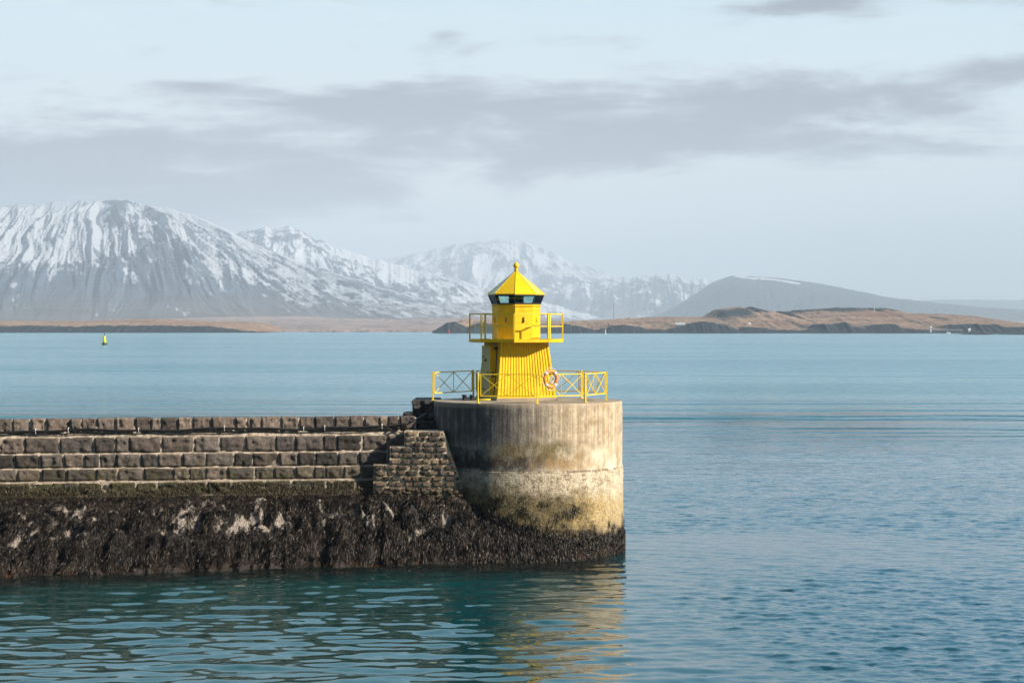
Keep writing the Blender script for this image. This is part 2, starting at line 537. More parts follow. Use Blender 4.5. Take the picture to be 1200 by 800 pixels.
cb = t.mix(t.map(t.math('ADD', z1, t.math('MULTIPLY', ang, 0.25)), 3.05, 2.2, 0, 0.92), cb, ol)
cb = t.mix(t.map(z1, 1.5, 0.8, 0, 0.85), cb, (0.03, 0.02, 0.01))
jf = t.math('MULTIPLY', joint, t.map(aw, 0.5, 1.1, 1.0, 0.8))
c = t.mix(jf, c, cb)
jl = t.math('MULTIPLY', t.map(zc, 3.35, 3.39), t.map(zc, 3.41, 3.47, 1, 0))
c = t.mix(t.math('MULTIPLY', jl, t.map(streak, 0.42, 0.58, 0.0, 0.8)), c, (0.08, 0.06, 0.045))
c = t.mix(t.math('MULTIPLY', t.map(zc, 5.80, 5.90), 0.4), c, (0.46, 0.36, 0.25))
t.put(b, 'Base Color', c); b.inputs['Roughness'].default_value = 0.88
hh = t.math('ADD', t.math('MULTIPLY', boards, 0.6), t.noise(gp, 14, 8, 0.7))
t.put(b, 'Normal', t.bump(hh, 0.8, 0.04))
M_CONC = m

# concrete top
M_CTOP = simple('concrete_paving', (0.33, 0.27, 0.20), 0.9, var=0.35, scale=1.4, bump=0.6)

# seaweed
m, t, b = material('bladder_wrack')
p = t.geo().outputs['Position']; z = t.sep(p)[2]
r = t.attr('rnd')
c = t.mix(t.math('POWER', r, 2.2), (0.004, 0.0035, 0.003), (0.080, 0.062, 0.048))
k = t.map(t.noise(p, 1.7, 4, 0.6), 0.36, 0.64, 0.35, 1.7)
c = t.mix(1.0, c, t.comb(k, k, k), 'MULTIPLY')
f = t.math('MULTIPLY', t.map(z, 0.40, 0.05, 0, 0.7), t.map(t.noise(p, 3, 4, 0.6), 0.5, 0.68))
c = t.mix(f, c, (0.10, 0.045, 0.014))
f2 = t.math('MULTIPLY', t.map(r, 0.78, 0.92), t.map(t.noise(p, 1.1, 4, 0.6), 0.45, 0.6, 0.1, 1.0))
c = t.mix(f2, c, (0.20, 0.15, 0.10))
t.put(b, 'Base Color', c); b.inputs['Roughness'].default_value = 0.45
b.inputs['Specular IOR Level'].default_value = 0.3
M_WEED = m
m, t, b = material('olive_wrack')
p = t.geo().outputs['Position']
r = t.attr('rnd')
c = t.mix(r, (0.012, 0.010, 0.005), (0.10, 0.075, 0.022))
t.put(b, 'Base Color', c); b.inputs['Roughness'].default_value = 0.5
M_WEED2 = m

m, t, b = material('weedy_rock')
p = t.geo().outputs['Position']; z = t.sep(p)[2]
n = t.noise(p, 9, 7, 0.7)
c = t.mix(t.map(n, 0.3, 0.7), (0.008, 0.006, 0.004), (0.055, 0.040, 0.028))
pale = t.mix(t.map(t.noise(p, 20, 6, 0.75), 0.38, 0.6), (0.09, 0.07, 0.055), (0.48, 0.42, 0.35))
f = t.map(t.math('ADD', t.attr('pale'), t.math('MULTIPLY', t.math('SUBTRACT', n, 0.5), 0.7)), 0.42, 0.6)
c = t.mix(f, c, pale)
t.put(b, 'Base Color', c); t.put(b, 'Roughness', t.map(f, 0, 1, 0.45, 0.9))
t.put(b, 'Normal', t.bump(t.noise(p, 14, 8, 0.75), 1.0, 0.08))
M_MOUND = m

# ------------------------------------------------------------------ water
# one sheet to the horizon; the near part carries real ripples as geometry
def rippled(x, y):
    """height of the near water"""
    h = np.zeros_like(x)
    rs = np.random.RandomState(5)
    # sheltered basin in front of the pier, open water to the right of the head
    edge = 4.6 + 0.07 * (78 - y) + 1.2 * (fbm(x * 0.12, y * 0.12, 3, 40) - 0.5)
    openw = sstep(-2.4, 2.2, x - edge)
    openw = np.maximum(openw, sstep(80, 84, y))
    gust = 0.45 + 1.25 * sstep(0.35, 0.65, fbm(x * 0.03, y * 0.06, 4, 50))
    def train(n, l0, l1, steep, dirmu, dirsd):
        hh = np.zeros_like(x)
        for i in range(n):
            L = l0 * (l1 / l0) ** rs.rand()
            a = dirmu + dirsd * rs.randn()
            k = 2 * math.pi / L
            A = steep * L / (2 * math.pi) / math.sqrt(n)
            kx = k * math.sin(a); ky = k * math.cos(a)
            ph = kx * x + ky * y + rs.rand() * 6.28
            # slow phase wander keeps crests short
            ph = ph + 2.2 * (vnoise(x / (L * 5), y / (L * 3), 60 + i) - 0.5) * 2
            hh += A * np.cos(ph)
        return hh
    calm = train(24, 0.6, 2.1, 0.150, 0.0, 0.36) + train(12, 0.35, 0.8, 0.022, 0.0, 0.6)
    wind = train(24, 0.45, 1.7, 0.105, 0.22, 0.50) + train(22, 0.25, 0.5, 0.105, 0.1, 0.8)
    return calm * (1 - openw) * (0.75 + 0.5 * fbm(x * 0.1, y * 0.1, 2, 70)) + wind * openw * gust


ys = [38.0]
while ys[-1] < 150:
    ys.append(ys[-1] + 0.00085 * ys[-1] ** 1.12)
ys = np.array(ys)
us = np.linspace(-0.40, 0.40, 1150)
Yg, Ug = np.meshgrid(ys, us, indexing='ij')
Xg = Yg * Ug
fade = sstep(38, 42, Yg) * sstep(150, 95, Yg) * sstep(0.40, 0.36, np.abs(Ug))
Zg = rippled(Xg, Yg) * fade
near = np.stack([Xg, Yg, Zg], -1)

m, t, b = material('sea_water')
p = t.geo().outputs['Position']; sp = t.sep(p)
X, Y = sp[0], sp[1]
dist = Y
# fine ripple everywhere
v1 = t.scale(p, (0.8, 1.5, 1))
farf = t.map(Y, 85, 125)
vn = t.noise(v1, 1.1, 3, 0.55, 0.2)
vf = t.noise(t.scale(p, (0.22, 0.55, 1)), 1.0, 4, 0.6, 0.3)
vt = t.noise(t.scale(p, (2.2, 3.6, 1)), 1.6, 3, 0.6)
patch = t.map(t.noise(t.scale(p, (0.004, 0.016, 1)), 1.0, 5, 0.6, 0.6), 0.40, 0.66, 0.35, 1.0)
h = t.math('MULTIPLY', t.math('ADD', t.math('MULTIPLY', vn, 0.20), t.math('MULTIPLY', vf, 0.60)), t.math('MULTIPLY', farf, patch))
op = t.map(t.math('SUBTRACT', X, 4.6), -1.0, 2.5, 0.10, 1.0)
h = t.math('ADD', h, t.math('MULTIPLY', t.math('MULTIPLY', vt, 0.012), op))


def wake(y0, slope, width, amp, wl, curve=0.0, xa=-1e5, xb=1e5):
    """a low swell ridge running across the bay"""
    yy = t.math('SUBTRACT', t.math('SUBTRACT', Y, y0), t.math('MULTIPLY', X, slope))
    yy = t.math('ADD', yy, t.math('MULTIPLY', t.math('SUBTRACT', t.noise(t.scale(p, (0.012, 0.004, 1)), 1.0, 2, 0.5), 0.5), width * 1.5))
    env = t.math('EXPONENT', t.math('MULTIPLY', t.math('POWER', t.math('DIVIDE', t.math('ABSOLUTE', yy), width), 2.0), -1.0))
    env = t.math('MULTIPLY', env, t.map(X, xa, xa + 25))
    env = t.math('MULTIPLY', env, t.map(X, xb - 25, xb, 1, 0))
    env = t.math('MULTIPLY', env, t.map(t.noise(t.scale(p, (0.02, 0.09, 1), (y0, 3, 0)), 1.0, 4, 0.6), 0.40, 0.56, 0.15, 1.0))
    s_ = t.math('SINE', t.math('MULTIPLY', yy, 2 * math.pi / wl))
    return t.math('MULTIPLY', t.math('MULTIPLY', s_, env), amp)


for args in [(194, 0.02, 14, 1.5, 26.0), (214, -0.06, 8, 0.6, 14.0, 0, 8), (372, -0.33, 7, 0.55, 14.0),
             (172, 0.10, 6, 0.30, 7.0, 0, 10), (160, 0.05, 5, 0.28, 6.0, 0, 8), (178, -0.12, 6, 0.40, 8.0, 0, 10), (228, 0.06, 7, 0.5, 12.0), (640, -0.1, 14, 0.30, 30.0), (1050, 0.0, 40, 0.6, 60.0), (520, 0.2, 6, 0.12, 14.0, 0, -200, 20)]:
    h = t.math('ADD', h, wake(*args))
nb = t.bump(h, 1.0, 1.0)
def slopes(sc, s0, det):
    cl = t.noise(t.scale(p, sc), 1.0, det, 0.6, 0.0, out=1)
    vm = t.new('ShaderNodeVectorMath', operation='SUBTRACT'); t.put(vm, 0, cl); vm.inputs[1].default_value = (0.5, 0.5, 0.5)
    vs = t.new('ShaderNodeVectorMath', operation='SCALE'); t.put(vs, 0, vm.outputs[0]); t.put(vs, 'Scale', s0)
    vz = t.new('ShaderNodeVectorMath', operation='MULTIPLY'); t.put(vz, 0, vs.outputs[0]); vz.inputs[1].default_value = (0.7, 1, 0)
    return vz.outputs[0]
amp_far = t.math('MULTIPLY', t.map(Y, 85, 125, 0.0, 0.60), t.map(t.noise(t.scale(p, (0.012, 0.05, 1)), 1.0, 5, 0.6, 0.8), 0.42, 0.60, 0.55, 1.35))
add = t.new('ShaderNodeVectorMath', operation='ADD'); bias = t.new('ShaderNodeVectorMath', operation='ADD'); t.put(bias, 0, nb); t.put(bias, 1, t.comb(0.0, t.map(Y, 90, 170, 0.0, -0.05), 0.0))
t.put(add, 0, bias.outputs[0]); t.put(add, 1, slopes((0.8, 1.6, 1), amp_far, 3))
nrm = t.new('ShaderNodeVectorMath', operation='NORMALIZE'); t.put(nrm, 0, add.outputs[0])
t.put(b, 'Normal', nrm.outputs[0])
teal = t.mix(t.map(X, -6, 18), (0.002, 0.046, 0.046), (0.002, 0.056, 0.095))
deep = t.mix(t.map(Y, 90, 300), teal, (0.010, 0.155, 0.205))
# submerged weed along the foot of the mound darkens the water
edge = t.math('ADD', 75.6, t.math('MULTIPLY', t.math('MINIMUM', t.math('ADD', X, 3.9), 0.0), 0.27))
under = t.math('SUBTRACT', edge, Y)
under = t.math('ADD', under, t.math('MULTIPLY', t.math('SUBTRACT', t.noise(p, 0.5, 4, 0.6), 0.5), 3.0))
shal = t.math('MULTIPLY', t.map(under, 1.0, 6.5, 1, 0), t.map(X, 3.0, 5.0, 1, 0))
shal = t.math('MULTIPLY', shal, t.map(Y, 85, 90, 1, 0))
colw = t.mix(shal, deep, (0.006, 0.010, 0.009))
t.put(b, 'Base Color', colw)
t.put(b, 'Roughness', t.map(Y, 90, 420, 0.03, 0.14)); b.inputs['IOR'].default_value = 1.37
M_WATER = m

# assemble the water: near grid plus the flat rest, joined edge to edge in one mesh
o = grid_mesh('water', near, M_WATER, flip=False)
me = o.data
bm = bmesh.new(); bm.from_mesh(me)
W = 16500.0
def face(pts):
    vs = [bm.verts.new(q) for q in pts]
    f_ = bm.faces.new(vs); f_.smooth = True
    if f_.normal.z < 0: f_.normal_flip()
y0, y1 = float(ys[0]), float(ys[-1])
x00, x01 = 0.40 * y0, 0.40 * y1
far_rows = [y1, 300, 800, 2400, 8000, 44500]
for a_, b__ in zip(far_rows[:-1], far_rows[1:]):
    cols = [-W, -8000, -2000, -400, -x01, x01, 400, 2000, 8000, W]
    for c0, c1 in zip(cols[:-1], cols[1:]):
        face([(c0, a_, 0), (c1, a_, 0), (c1, b__, 0), (c0, b__, 0)])
face([(-W, y0, 0), (-x00, y0, 0), (-x01, y1, 0), (-W, y1, 0)])
face([(x00, y0, 0), (W, y0, 0), (W, y1, 0), (x01, y1, 0)])
face([(-W, -420, 0), (W, -420, 0), (W, y0, 0), (-W, y0, 0)])
bm.normal_update(); bm.faces.ensure_lookup_table()
for f_ in bm.faces:
    if f_.normal.z < 0: f_.normal_flip()
bm.to_mesh(me); bm.free(); me.update()
tag(o, kind='structure')

# ------------------------------------------------------------------ mountains and land
def land_mat(name, rockc, lowc, snowc=(0.56, 0.59, 0.64), lowz=(60, 260), nscale=0.004):
    m, t, b = material(name)
    p = t.geo().outputs['Position']; z = t.sep(p)[2]
    n = t.noise(p, nscale, 8, 0.65)
    k = t.map(n, 0.3, 0.7, 0.6, 1.4, smooth=False)
    c = t.mix(t.map(t.math('ADD', z, t.math('MULTIPLY', t.math('SUBTRACT', n, 0.5), 250)), lowz[0], lowz[1]), lowc, rockc)
    c = t.mix(1.0, c, t.comb(k, k, k), 'MULTIPLY')
    fine = t.noise(t.scale(p, (1.3, 0.6, 1.6)), nscale * 4, 8, 0.74)
    f = t.map(t.math('ADD', t.attr('snow'), t.math('MULTIPLY', t.math('SUBTRACT', fine, 0.5), 0.95)), 0.36, 0.66, 0, 0.95)
    c = t.mix(f, c, snowc)
    t.put(b, 'Base Color', c); b.inputs['Roughness'].default_value = 0.95
    b.inputs['Specular IOR Level'].default_value = 0.1
    return m


def prof(pts, px):
    a = np.array(pts, float)
    return np.interp(px, a[:, 0], a[:, 1])


def mountain(name, label, pts, D, depth, nx, nt, mat, snowf, gull, summit=None, rough=2.0, base=12.0, fan=0.6, power=1.0, seed=0, bench=None):
    """real height field: ridge line at distance D, fore-slope `depth` metres deep, back slope behind"""
    a = np.array(pts, float)
    px = np.linspace(a[0, 0], a[-1, 0], nx)
    tt = np.concatenate([np.linspace(0, 1, nt), 1 + np.linspace(0.03, 0.9, 24)])
    T, PX = np.meshgrid(tt, px, indexing='ij')
    Yr = D - depth + T * depth
    Xr = (PX - 600) / F * D
    ypx = prof(pts, PX)
    kern = 9
    H = CH + (HZ - ypx) / F * D
    H = H + rough * D / F * (fbm(PX / 11.0, T * 0 + seed, 4, seed) - 0.5) * 2
    H = np.maximum(H, base * 0.2)
    tf = np.clip(T, 0, 1)
    s = tf ** power
    s = 0.5 * s + 0.5 * sstep(0.0, 1.0, tf) if power < 1.6 else s
    s = s * 0.90 + 0.10 * tf
    back = np.clip(1 - (T - 1) * 1.2, 0, 1)
    s = np.where(T > 1, back ** 1.3, s)
    pxs = summit if summit is not None else a[:, 0].mean()
    cc = (PX - pxs) / (1 + fan * (1 - tf))
    if summit is not None and fan > 1:
        cc = np.where(PX > pxs, (PX - pxs) / (0.5 + 1.7 * (1 - tf)), (PX - pxs) / (0.95 + 0.7 * (1 - tf)))
    warp = 14 * (fbm(PX / 60, tf * 3, 3, seed + 3) - 0.5)
    g = ridged((cc + warp * 2) / gull, tf * 2.6, 6, seed + 1, 0.6)
    env = np.sin(np.pi * np.clip(tf, 0, 1)) ** 0.7 * np.where(T > 1, 0.0, 1.0)
    big = ridged((cc + warp * 2.5) / (gull * 4.2), tf * 1.7, 4, seed + 20, 0.5)
    env = env * (0.25 + 0.75 * sstep(0.05, 0.5, tf))
    Z = H * s + env * H * (0.075 * (g - 0.6) + 0.27 * (big - 0.62))
    terr = np.sin(Z / (D * 0.0016) * 2 * math.pi + 3 * fbm(PX / 40, tf * 4, 2, seed + 9)) * D * 0.00022
    Z = Z + terr * env
    if bench is not None: Z = Z + bench(PX, tf, H)
    low = fbm(PX / 30, T * 6, 4, seed + 14)
    Z = np.maximum(Z, base * (0.5 + low) * sstep(-0.02, 0.10, T))
    Z = np.minimum(Z, np.where(T <= 1, H * (0.4 + 0.6 * tf) + 1, Z))
    # snow where gullies hold it
    bb = tf * 140.0
    wv = 9 * (fbm(PX / 22, bb / 22, 3, seed + 44) - 0.5)
    wv2 = 16 * (fbm(PX / 45 + 5, bb / 40, 3, seed + 46) - 0.5)
    bs = bb + 14 * (fbm(PX / 9, bb / 30, 3, seed + 48) - 0.5)
    fl = (0.17 * fbm((cc + wv) / 1.9, bs / 7.0, 4, seed + 30, 0.65) + 0.25 * fbm((cc + wv2) / 6.0, bs / 11.0, 4, seed + 35, 0.62)
          + 0.34 * fbm(PX / 13.0 + bb / 16, bb / 5.5, 5, seed + 38, 0.66) + 0.24 * fbm(PX / 60.0 + bb / 60, bb / 34.0, 3, seed + 39, 0.5))
    fl = 0.5 + (fl - 0.5) * 1.45 + 0.10 * (0.6 - big)
    fl = fl + 0.035 * np.sin(bb / 1.9 + 5 * fbm(PX / 30, bb / 15, 2, seed + 50)) * sstep(0.4, 0.7, fbm(PX / 18, bb / 9, 2, seed + 51))
    sn = snowf(PX, tf, Z, 1 - g, fl)
    X = Xr * (Yr / D)
    V = np.stack([X, Yr, Z], -1)
    o = grid_mesh(name, V, mat, {'snow': sn})
    tag(o, label, 'mountain', kind='structure')
    return o


M_M1 = land_mat('haze_blued_basalt_slopes', (0.060, 0.088, 0.130), (0.125, 0.115, 0.115), (0.44, 0.47, 0.52), lowz=(20, 200))  # rock blued here and in the next two, a haze tint in the colour
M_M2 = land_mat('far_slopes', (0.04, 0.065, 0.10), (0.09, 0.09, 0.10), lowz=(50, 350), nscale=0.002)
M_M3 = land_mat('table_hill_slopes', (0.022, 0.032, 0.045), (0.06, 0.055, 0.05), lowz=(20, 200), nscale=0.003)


def snowA(PX, tf, Z, gul, fl):
    up = sstep(0.10, 0.95, tf) * 0.36
    left = sstep(190, 90, PX) * sstep(0.22, 0.66, tf) * 0.28 - 0.30 * np.exp(-((PX - 140 + 10 * (1 - tf)) / 12) ** 2) * sstep(.5, .8, tf)
    rim = sstep(0.84, 0.97, tf) * sstep(120, 240, PX) * 0.25
    benchs = 0.50 * np.exp(-((tf - 0.47 + 0.0004 * PX) / 0.07) ** 2) * sstep(170, 30, PX)
    lowpatch = -0.24 * sstep(0.40, 0.20, tf)
    right = -0.05 * sstep(240, 420, PX)
    return 0.25 + up + left + rim + benchs + lowpatch + right + 2.0 * (fl - 0.49) + 0.22 * (gul - 0.42)


def snowC(PX, tf, Z, gul, fl):
    return 0.30 + 0.40 * sstep(0.25, 0.8, tf) + 1.7 * (fl - 0.5) + 0.5 * (gul - 0.42)


def snowD(PX, tf, Z, gul, fl):
    return 0.34 + 0.34 * sstep(0.2, 0.9, tf) + 1.5 * (fl - 0.5) + 0.5 * (gul - 0.42)


def snowE(PX, tf, Z, gul, fl):
    return 0.24 + 0.42 * sstep(0.3, 0.9, tf) + 1.8 * (fl - 0.5) + 0.4 * (gul - 0.42)


def snowF(PX, tf, Z, gul, fl):
    yy = HZ - (Z - CH) * F / 15000.0
    line = np.interp(PX, [840, 862, 880, 905, 935, 950], [322, 324, 326.5, 328, 333, 336])
    band = np.exp(-((yy - line) / 1.5) ** 2) * sstep(855, 868, PX) * sstep(942, 934, PX)
    return 0.9 * band + 0.22 * (fl - 0.5) + 0.12


def snowG(PX, tf, Z, gul, fl):
    return 0.45 + 0.5 * sstep(0.3, 0.9, tf) + 0.6 * (fl - 0.5)


mountain('snowy_mountain', 'broad snow-streaked mountain filling the left shore, its summit touching the grey cloud',
         [(-640, 378), (-540, 340), (-430, 305), (-260, 266), (-100, 246), (0, 241), (60, 237), (120, 234), (150, 235), (172, 241), (200, 244), (240, 257), (270, 270), (300, 287), (350, 306), (400, 322),
          (450, 338), (500, 351), (560, 362), (620, 369), (700, 376), (740, 380)], 11500, 4600, 1400, 330, M_M1, snowA, 12.0, 150, 2.0, 14, 1.3, 1.15, 1)
mountain('snowy_ridge', 'white ridge with two small peaks behind the streaked mountain',
         [(200, 300), (250, 285), (285, 271), (300, 268), (311, 264), (318, 269), (330, 267), (340, 264), (352, 270), (375, 282), (400, 292), (430, 300), (480, 314),
          (530, 326), (600, 345), (660, 360), (720, 376)], 16000, 5200, 560, 190, M_M2, snowC, 13.0, 335, 2.5, 14, 0.6, 1.2, 5)
mountain('snowy_mountain', 'pale snow mountain rising directly behind the lighthouse roof',
         [(330, 345), (400, 315), (440, 306), (470, 300), (500, 294), (540, 285), (575, 281), (600, 280), (618, 284), (640, 293), (660, 302), (680, 311), (720, 322),
          (760, 330), (800, 340), (860, 356), (900, 372)], 24000, 7500, 680, 190, M_M2, snowD, 15.0, 590, 2.2, 14, 0.6, 1.25, 9)
mountain('snowy_hills', 'lumpy snow-patched hills between the lighthouse and the dark table hill',
         [(560, 365), (610, 345), (640, 336), (680, 331), (700, 327), (720, 324), (735, 326), (760, 324), (790, 323), (805, 327), (825, 330), (850, 336), (900, 350), (960, 372)],
         21000, 6000, 500, 190, M_M2, snowE, 9.0, 740, 5.0, 12, 0.3, 1.1, 13)
mountain('table_hill', 'dark blue flat-topped hill with one white snow streak along its top',
         [(740, 378), (780, 364), (800, 354), (820, 341), (835, 331), (850, 325), (858, 323), (880, 323.5), (905, 325), (930, 328), (960, 332), (990, 338), (1020, 344),
          (1050, 349.5), (1075, 352.5), (1110, 356), (1160, 360), (1230, 365), (1330, 374)], 15000, 3600, 760, 200, M_M3, snowF, 12.0, 880, 0.8, 14, 0.5, 0.9, 17)
mountain('headland', 'faint blue level headland low on the horizon at the far right',
         [(960, 372), (1010, 358), (1050, 352.5), (1090, 351.5), (1130, 351), (1200, 351.5), (1300, 352), (1420, 355)], 24000, 4000, 260, 60, M_M3, lambda PX, tf, Z, gul, fl: 0.1 + 0 * PX, 14.0, 1130, 0.8, 12, 0.4, 1.0, 29)
mountain('snowy_range', 'faint low white range at the far right horizon above the table hill slope',
         [(1000, 368), (1050, 351), (1085, 346), (1110, 345), (1140, 347), (1170, 346), (1200, 349), (1300, 346), (1400, 352)], 38000, 5000, 260, 60, M_M2, snowG, 14.0, 1130, 1.6, 12, 0.4, 1.0, 23)


# lowland and islands
def turf_mat(name, grass, grass2, rock, scale=0.02):
    m, t, b = material(name)
    g = t.geo(); p = g.outputs['Position']
    n = t.noise(t.scale(p, (0.5, 1, 2)), scale, 7, 0.65, 0.4)
    c = t.mix(t.map(n, 0.35, 0.65), grass, grass2)
    n2_ = t.noise(p, scale * 4, 6, 0.7)
    k = t.map(n2_, 0.3, 0.7, 0.65, 1.35, smooth=False)
    c = t.mix(1.0, c, t.comb(k, k, k), 'MULTIPLY')
    dkp = t.map(t.noise(t.scale(p, (0.4, 1, 1)), scale * 2.2, 6, 0.7, 0.5), 0.52, 0.68, 0, 0.55)
    c = t.mix(dkp, c, (0.13, 0.085, 0.07))
    f = t.map(t.math('ADD', t.attr('rock'), t.math('MULTIPLY', t.math('SUBTRACT', n2_, 0.5), 1.3)), 0.42, 0.58)
    rc = t.mix(t.map(t.noise(t.scale(p, (1, 1, 0.4)), scale * 8, 4, 0.7), 0.4, 0.7), rock, tuple(x * 2.6 for x in rock))
    c = t.mix(f, c, rc)
    t.put(b, 'Base Color', c); b.inputs['Roughness'].default_value = 0.95
    b.inputs['Specular IOR Level'].default_value = 0.15
    return m


M_TURF = turf_mat('dead_grass_turf', (0.23, 0.135, 0.09), (0.36, 0.245, 0.165), (0.018, 0.022, 0.026))
M_LOWLAND = turf_mat('haze_paled_lowland_turf', (0.26, 0.19, 0.17), (0.34, 0.27, 0.24), (0.035, 0.04, 0.045), 0.006)  # grass made paler to paint in distance haze


def island(name, label, shore, backp, D0, D1, nx, nt, mat, seed, rockf, cliff=0.10):
    """shore: top of the shore cliff by column (photo rows at D0); backp: skyline of the back hills at D1"""
    s_ = np.array(shore, float)
    px = np.linspace(s_[0, 0], s_[-1, 0], nx)
    tt = np.linspace(0, 1.25, nt)
    T, PX = np.meshgrid(tt, px, indexing='ij')
    Yr = D0 + T * (D1 - D0)
    zs = CH + (HZ - (prof(shore, PX) + 1.4 * (fbm(PX / 5.0, T * 0, 4, seed) - 0.5))) / F * D0
    zb = CH + (HZ - (prof(backp, PX) + 1.2 * (fbm(PX / 9.0, T * 0 + 3, 4, seed + 5) - 0.5))) / F * D1
    zs = np.maximum(zs, 0.0); zb = np.maximum(zb, 0.0)
    edge = sstep(0.0, cliff, T - 0.02 * (fbm(PX / 4, T * 0, 3, seed + 2)))
    plate = np.interp(T, [0, 0.12, 0.35, 1, 1.25], [1, 1, 0, 0, 0])
    rise = sstep(0.15, 1.0, T)
    mid = np.minimum(zs, np.minimum(zb, 7.5 + 4 * fbm(PX / 25, T * 3, 3, seed + 7)))
    Z = zs * plate + (1 - plate) * (mid * (1 - rise) + zb * rise)
    Z = np.where(T > 1, Z * np.clip(1 - (T - 1) * 4, 0, 1), Z)
    Z = Z * edge + (D1 - D0) * 0.004 * (fbm(PX / 5, T * 24, 5, seed + 8, 0.6) - 0.5) * edge * 0.9 * min(1.0, 700.0 / (D1 - D0)) - 0.6 * (1 - edge)
    rk = sstep(cliff * 1.2, cliff * 0.5, T) * 0.9 + rockf(PX, T)
    V = np.stack([(PX - 600) / F * D0 + 0 * T, Yr, Z], -1)
    o = grid_mesh(name, V, mat, {'rock': rk})
    return o


def rockR(PX, T):
    r = np.zeros_like(PX)
    for (c, wd, a_) in [(530, 16, .9), (560, 20, .9), (672, 14, .9), (745, 26, .9), (832, 28, .95), (895, 20, .8), (985, 22, .8), (1004, 10, .9), (1055, 16, .9), (1035, 8, .5), (1160, 34, .8), (1200, 20, .7)]:
        r = np.maximum(r, a_ * np.exp(-((PX - c) / wd) ** 4) * sstep(0.26, 0.16, T))
    for (c, wd, t0, a_) in [(918, 26, .75, .75), (955, 12, .85, .85), (1003, 10, .9, .85), (1030, 30, .93, .5), (1082, 30, .9, .95), (1128, 16, .9, .75), (1155, 12, .9, .85), (1192, 12, .6, .5)]:
        r = np.maximum(r, a_ * np.exp(-((PX - c) / wd) ** 4) * np.exp(-((T - t0) / 0.15) ** 2))
    return r + 0.28 * fbm(PX / 12, T * 8, 4, 90)


o = island('island', '', [(505, 388), (512, 384), (520, 378), (532, 377), (545, 384), (556, 379), (566, 377), (585, 383), (600, 384), (620, 382), (640, 383), (665, 380), (690, 384), (702, 386), (712, 384), (722, 382),
                      (738, 380.5), (752, 383), (765, 386), (785, 385.5), (800, 383), (815, 379), (830, 376), (845, 378), (862, 382), (872, 386), (885, 383), (905, 384), (915, 386.5), (945, 386),
                      (965, 385), (975, 379), (990, 381), (1003, 377), (1010, 382), (1025, 384), (1040, 381), (1046, 379.5), (1064, 380), (1069, 384), (1090, 385), (1125, 385), (1135, 382), (1160, 379),
                      (1170, 381), (1185, 380), (1200, 384), (1260, 383), (1330, 386), (1360, 389)],
                     [(505, 390), (512, 384), (520, 377), (530, 373.5), (545, 375), (560, 376), (600, 377), (650, 377), (700, 376), (740, 375), (770, 373), (800, 372), (830, 371.5), (870, 372), (888, 371), (897, 367),
                      (905, 362.5), (925, 361), (938, 359.5), (948, 361.5), (955, 359.5), (965, 361), (985, 365), (996, 368), (1000, 364.5), (1008, 366), (1022, 364), (1050, 362.5), (1068, 362), (1080, 361), (1110, 360.5),
                      (1130, 361), (1155, 361), (1165, 366), (1180, 368), (1200, 367), (1270, 369), (1360, 389)],
                     2440, 3150, 1100, 200, M_TURF, 31, rockR)
tag(o, 'long low island of orange turf and dark shore rocks behind the lighthouse and to its right', 'island', kind='structure')


def rockL(PX, T):
    return 0.45 * sstep(0.30, 0.15, T) * (ridged(PX / 4.0, T * 3, 3, 88)) + 0.22 * fbm(PX / 14, T * 8, 4, 92)


o = island('island', '', [(-430, 388), (-300, 384), (-160, 384), (-60, 381), (0, 382), (30, 381), (70, 382.5), (125, 381), (180, 381), (230, 382), (255, 384), (275, 387), (300, 389.3)],
           [(-430, 388), (-300, 380), (-160, 376), (0, 376.5), (40, 374.5), (90, 374), (130, 375), (170, 377), (200, 377), (240, 379), (258, 383), (275, 387), (300, 389.5)],
           2650, 3300, 620, 120, M_TURF, 37, rockL)
tag(o, 'flat orange island with a dark notched cliff at the left, under the big mountain', 'island', kind='structure')
o = island('lowland', '', [(-500, 388), (-200, 387), (100, 387), (250, 387), (280, 386.5), (330, 387), (380, 386.2), (420, 387), (520, 387), (640, 387), (700, 388)],
           [(-500, 378), (-200, 372), (0, 371), (200, 374), (300, 375), (420, 373), (520, 371), (640, 371), (700, 374)],
           2950, 7200, 900, 150, M_LOWLAND, 43, lambda PX, T: 0.45 * sstep(0.50, 0.65, fbm(PX / 60, T * 12, 4, 95)) * sstep(0.05, .1, T), 0.012)
tag(o, 'pale pinkish lowland shore below the mountains', 'coast', kind='structure')
# back plain that carries the mountain feet
o = island('coastal_plain', '', [(-400, 382), (200, 383), (700, 383), (1300, 383), (1600, 383)], [(-400, 374), (200, 374), (700, 373), (1000, 371), (1300, 369), (1600, 374)],
           8000, 16000, 300, 50, M_LOWLAND, 47, lambda PX, T: 0.35 + 0.0 * T, 0.03)
tag(o, 'bluish coastal plain under the far mountains', 'plain', kind='structure')

# low reef at the right
px = np.linspace(1128, 1300, 240); tt = np.linspace(0, 1, 30)
T, PX = np.meshgrid(tt, px, indexing='ij')
D = 2080
env = np.interp(PX, [1128, 1140, 1150, 1158, 1170, 1182, 1195, 1215, 1300], [0, .25, .9, 1.0, .35, .15, .9, 1.0, 0])
Z = -0.5 + (env * 4.0 * (0.6 + 0.8 * fbm(PX / 3, T * 6, 4, 77)) + 0.5 * env) * np.sin(np.pi * T) ** 0.6
o = grid_mesh('reef', np.stack([(PX - 600) / F * D, D + T * 70, Z], -1), simple('reef_rock', (0.02, 0.025, 0.028), 0.8, scale=0.2))
tag(o, 'low black reef lying in the water in front of the right island', 'reef', kind='structure')

# ------------------------------------------------------------------ the pier
S0 = Vector((-4.4, 78.5, 0)); AN = math.radians(8.2)
ux = Vector((-math.cos(AN), -math.sin(AN), 0))       # along the pier, away from the head
nx_ = Vector((math.sin(AN), -math.cos(AN), 0))       # outward, to the camera


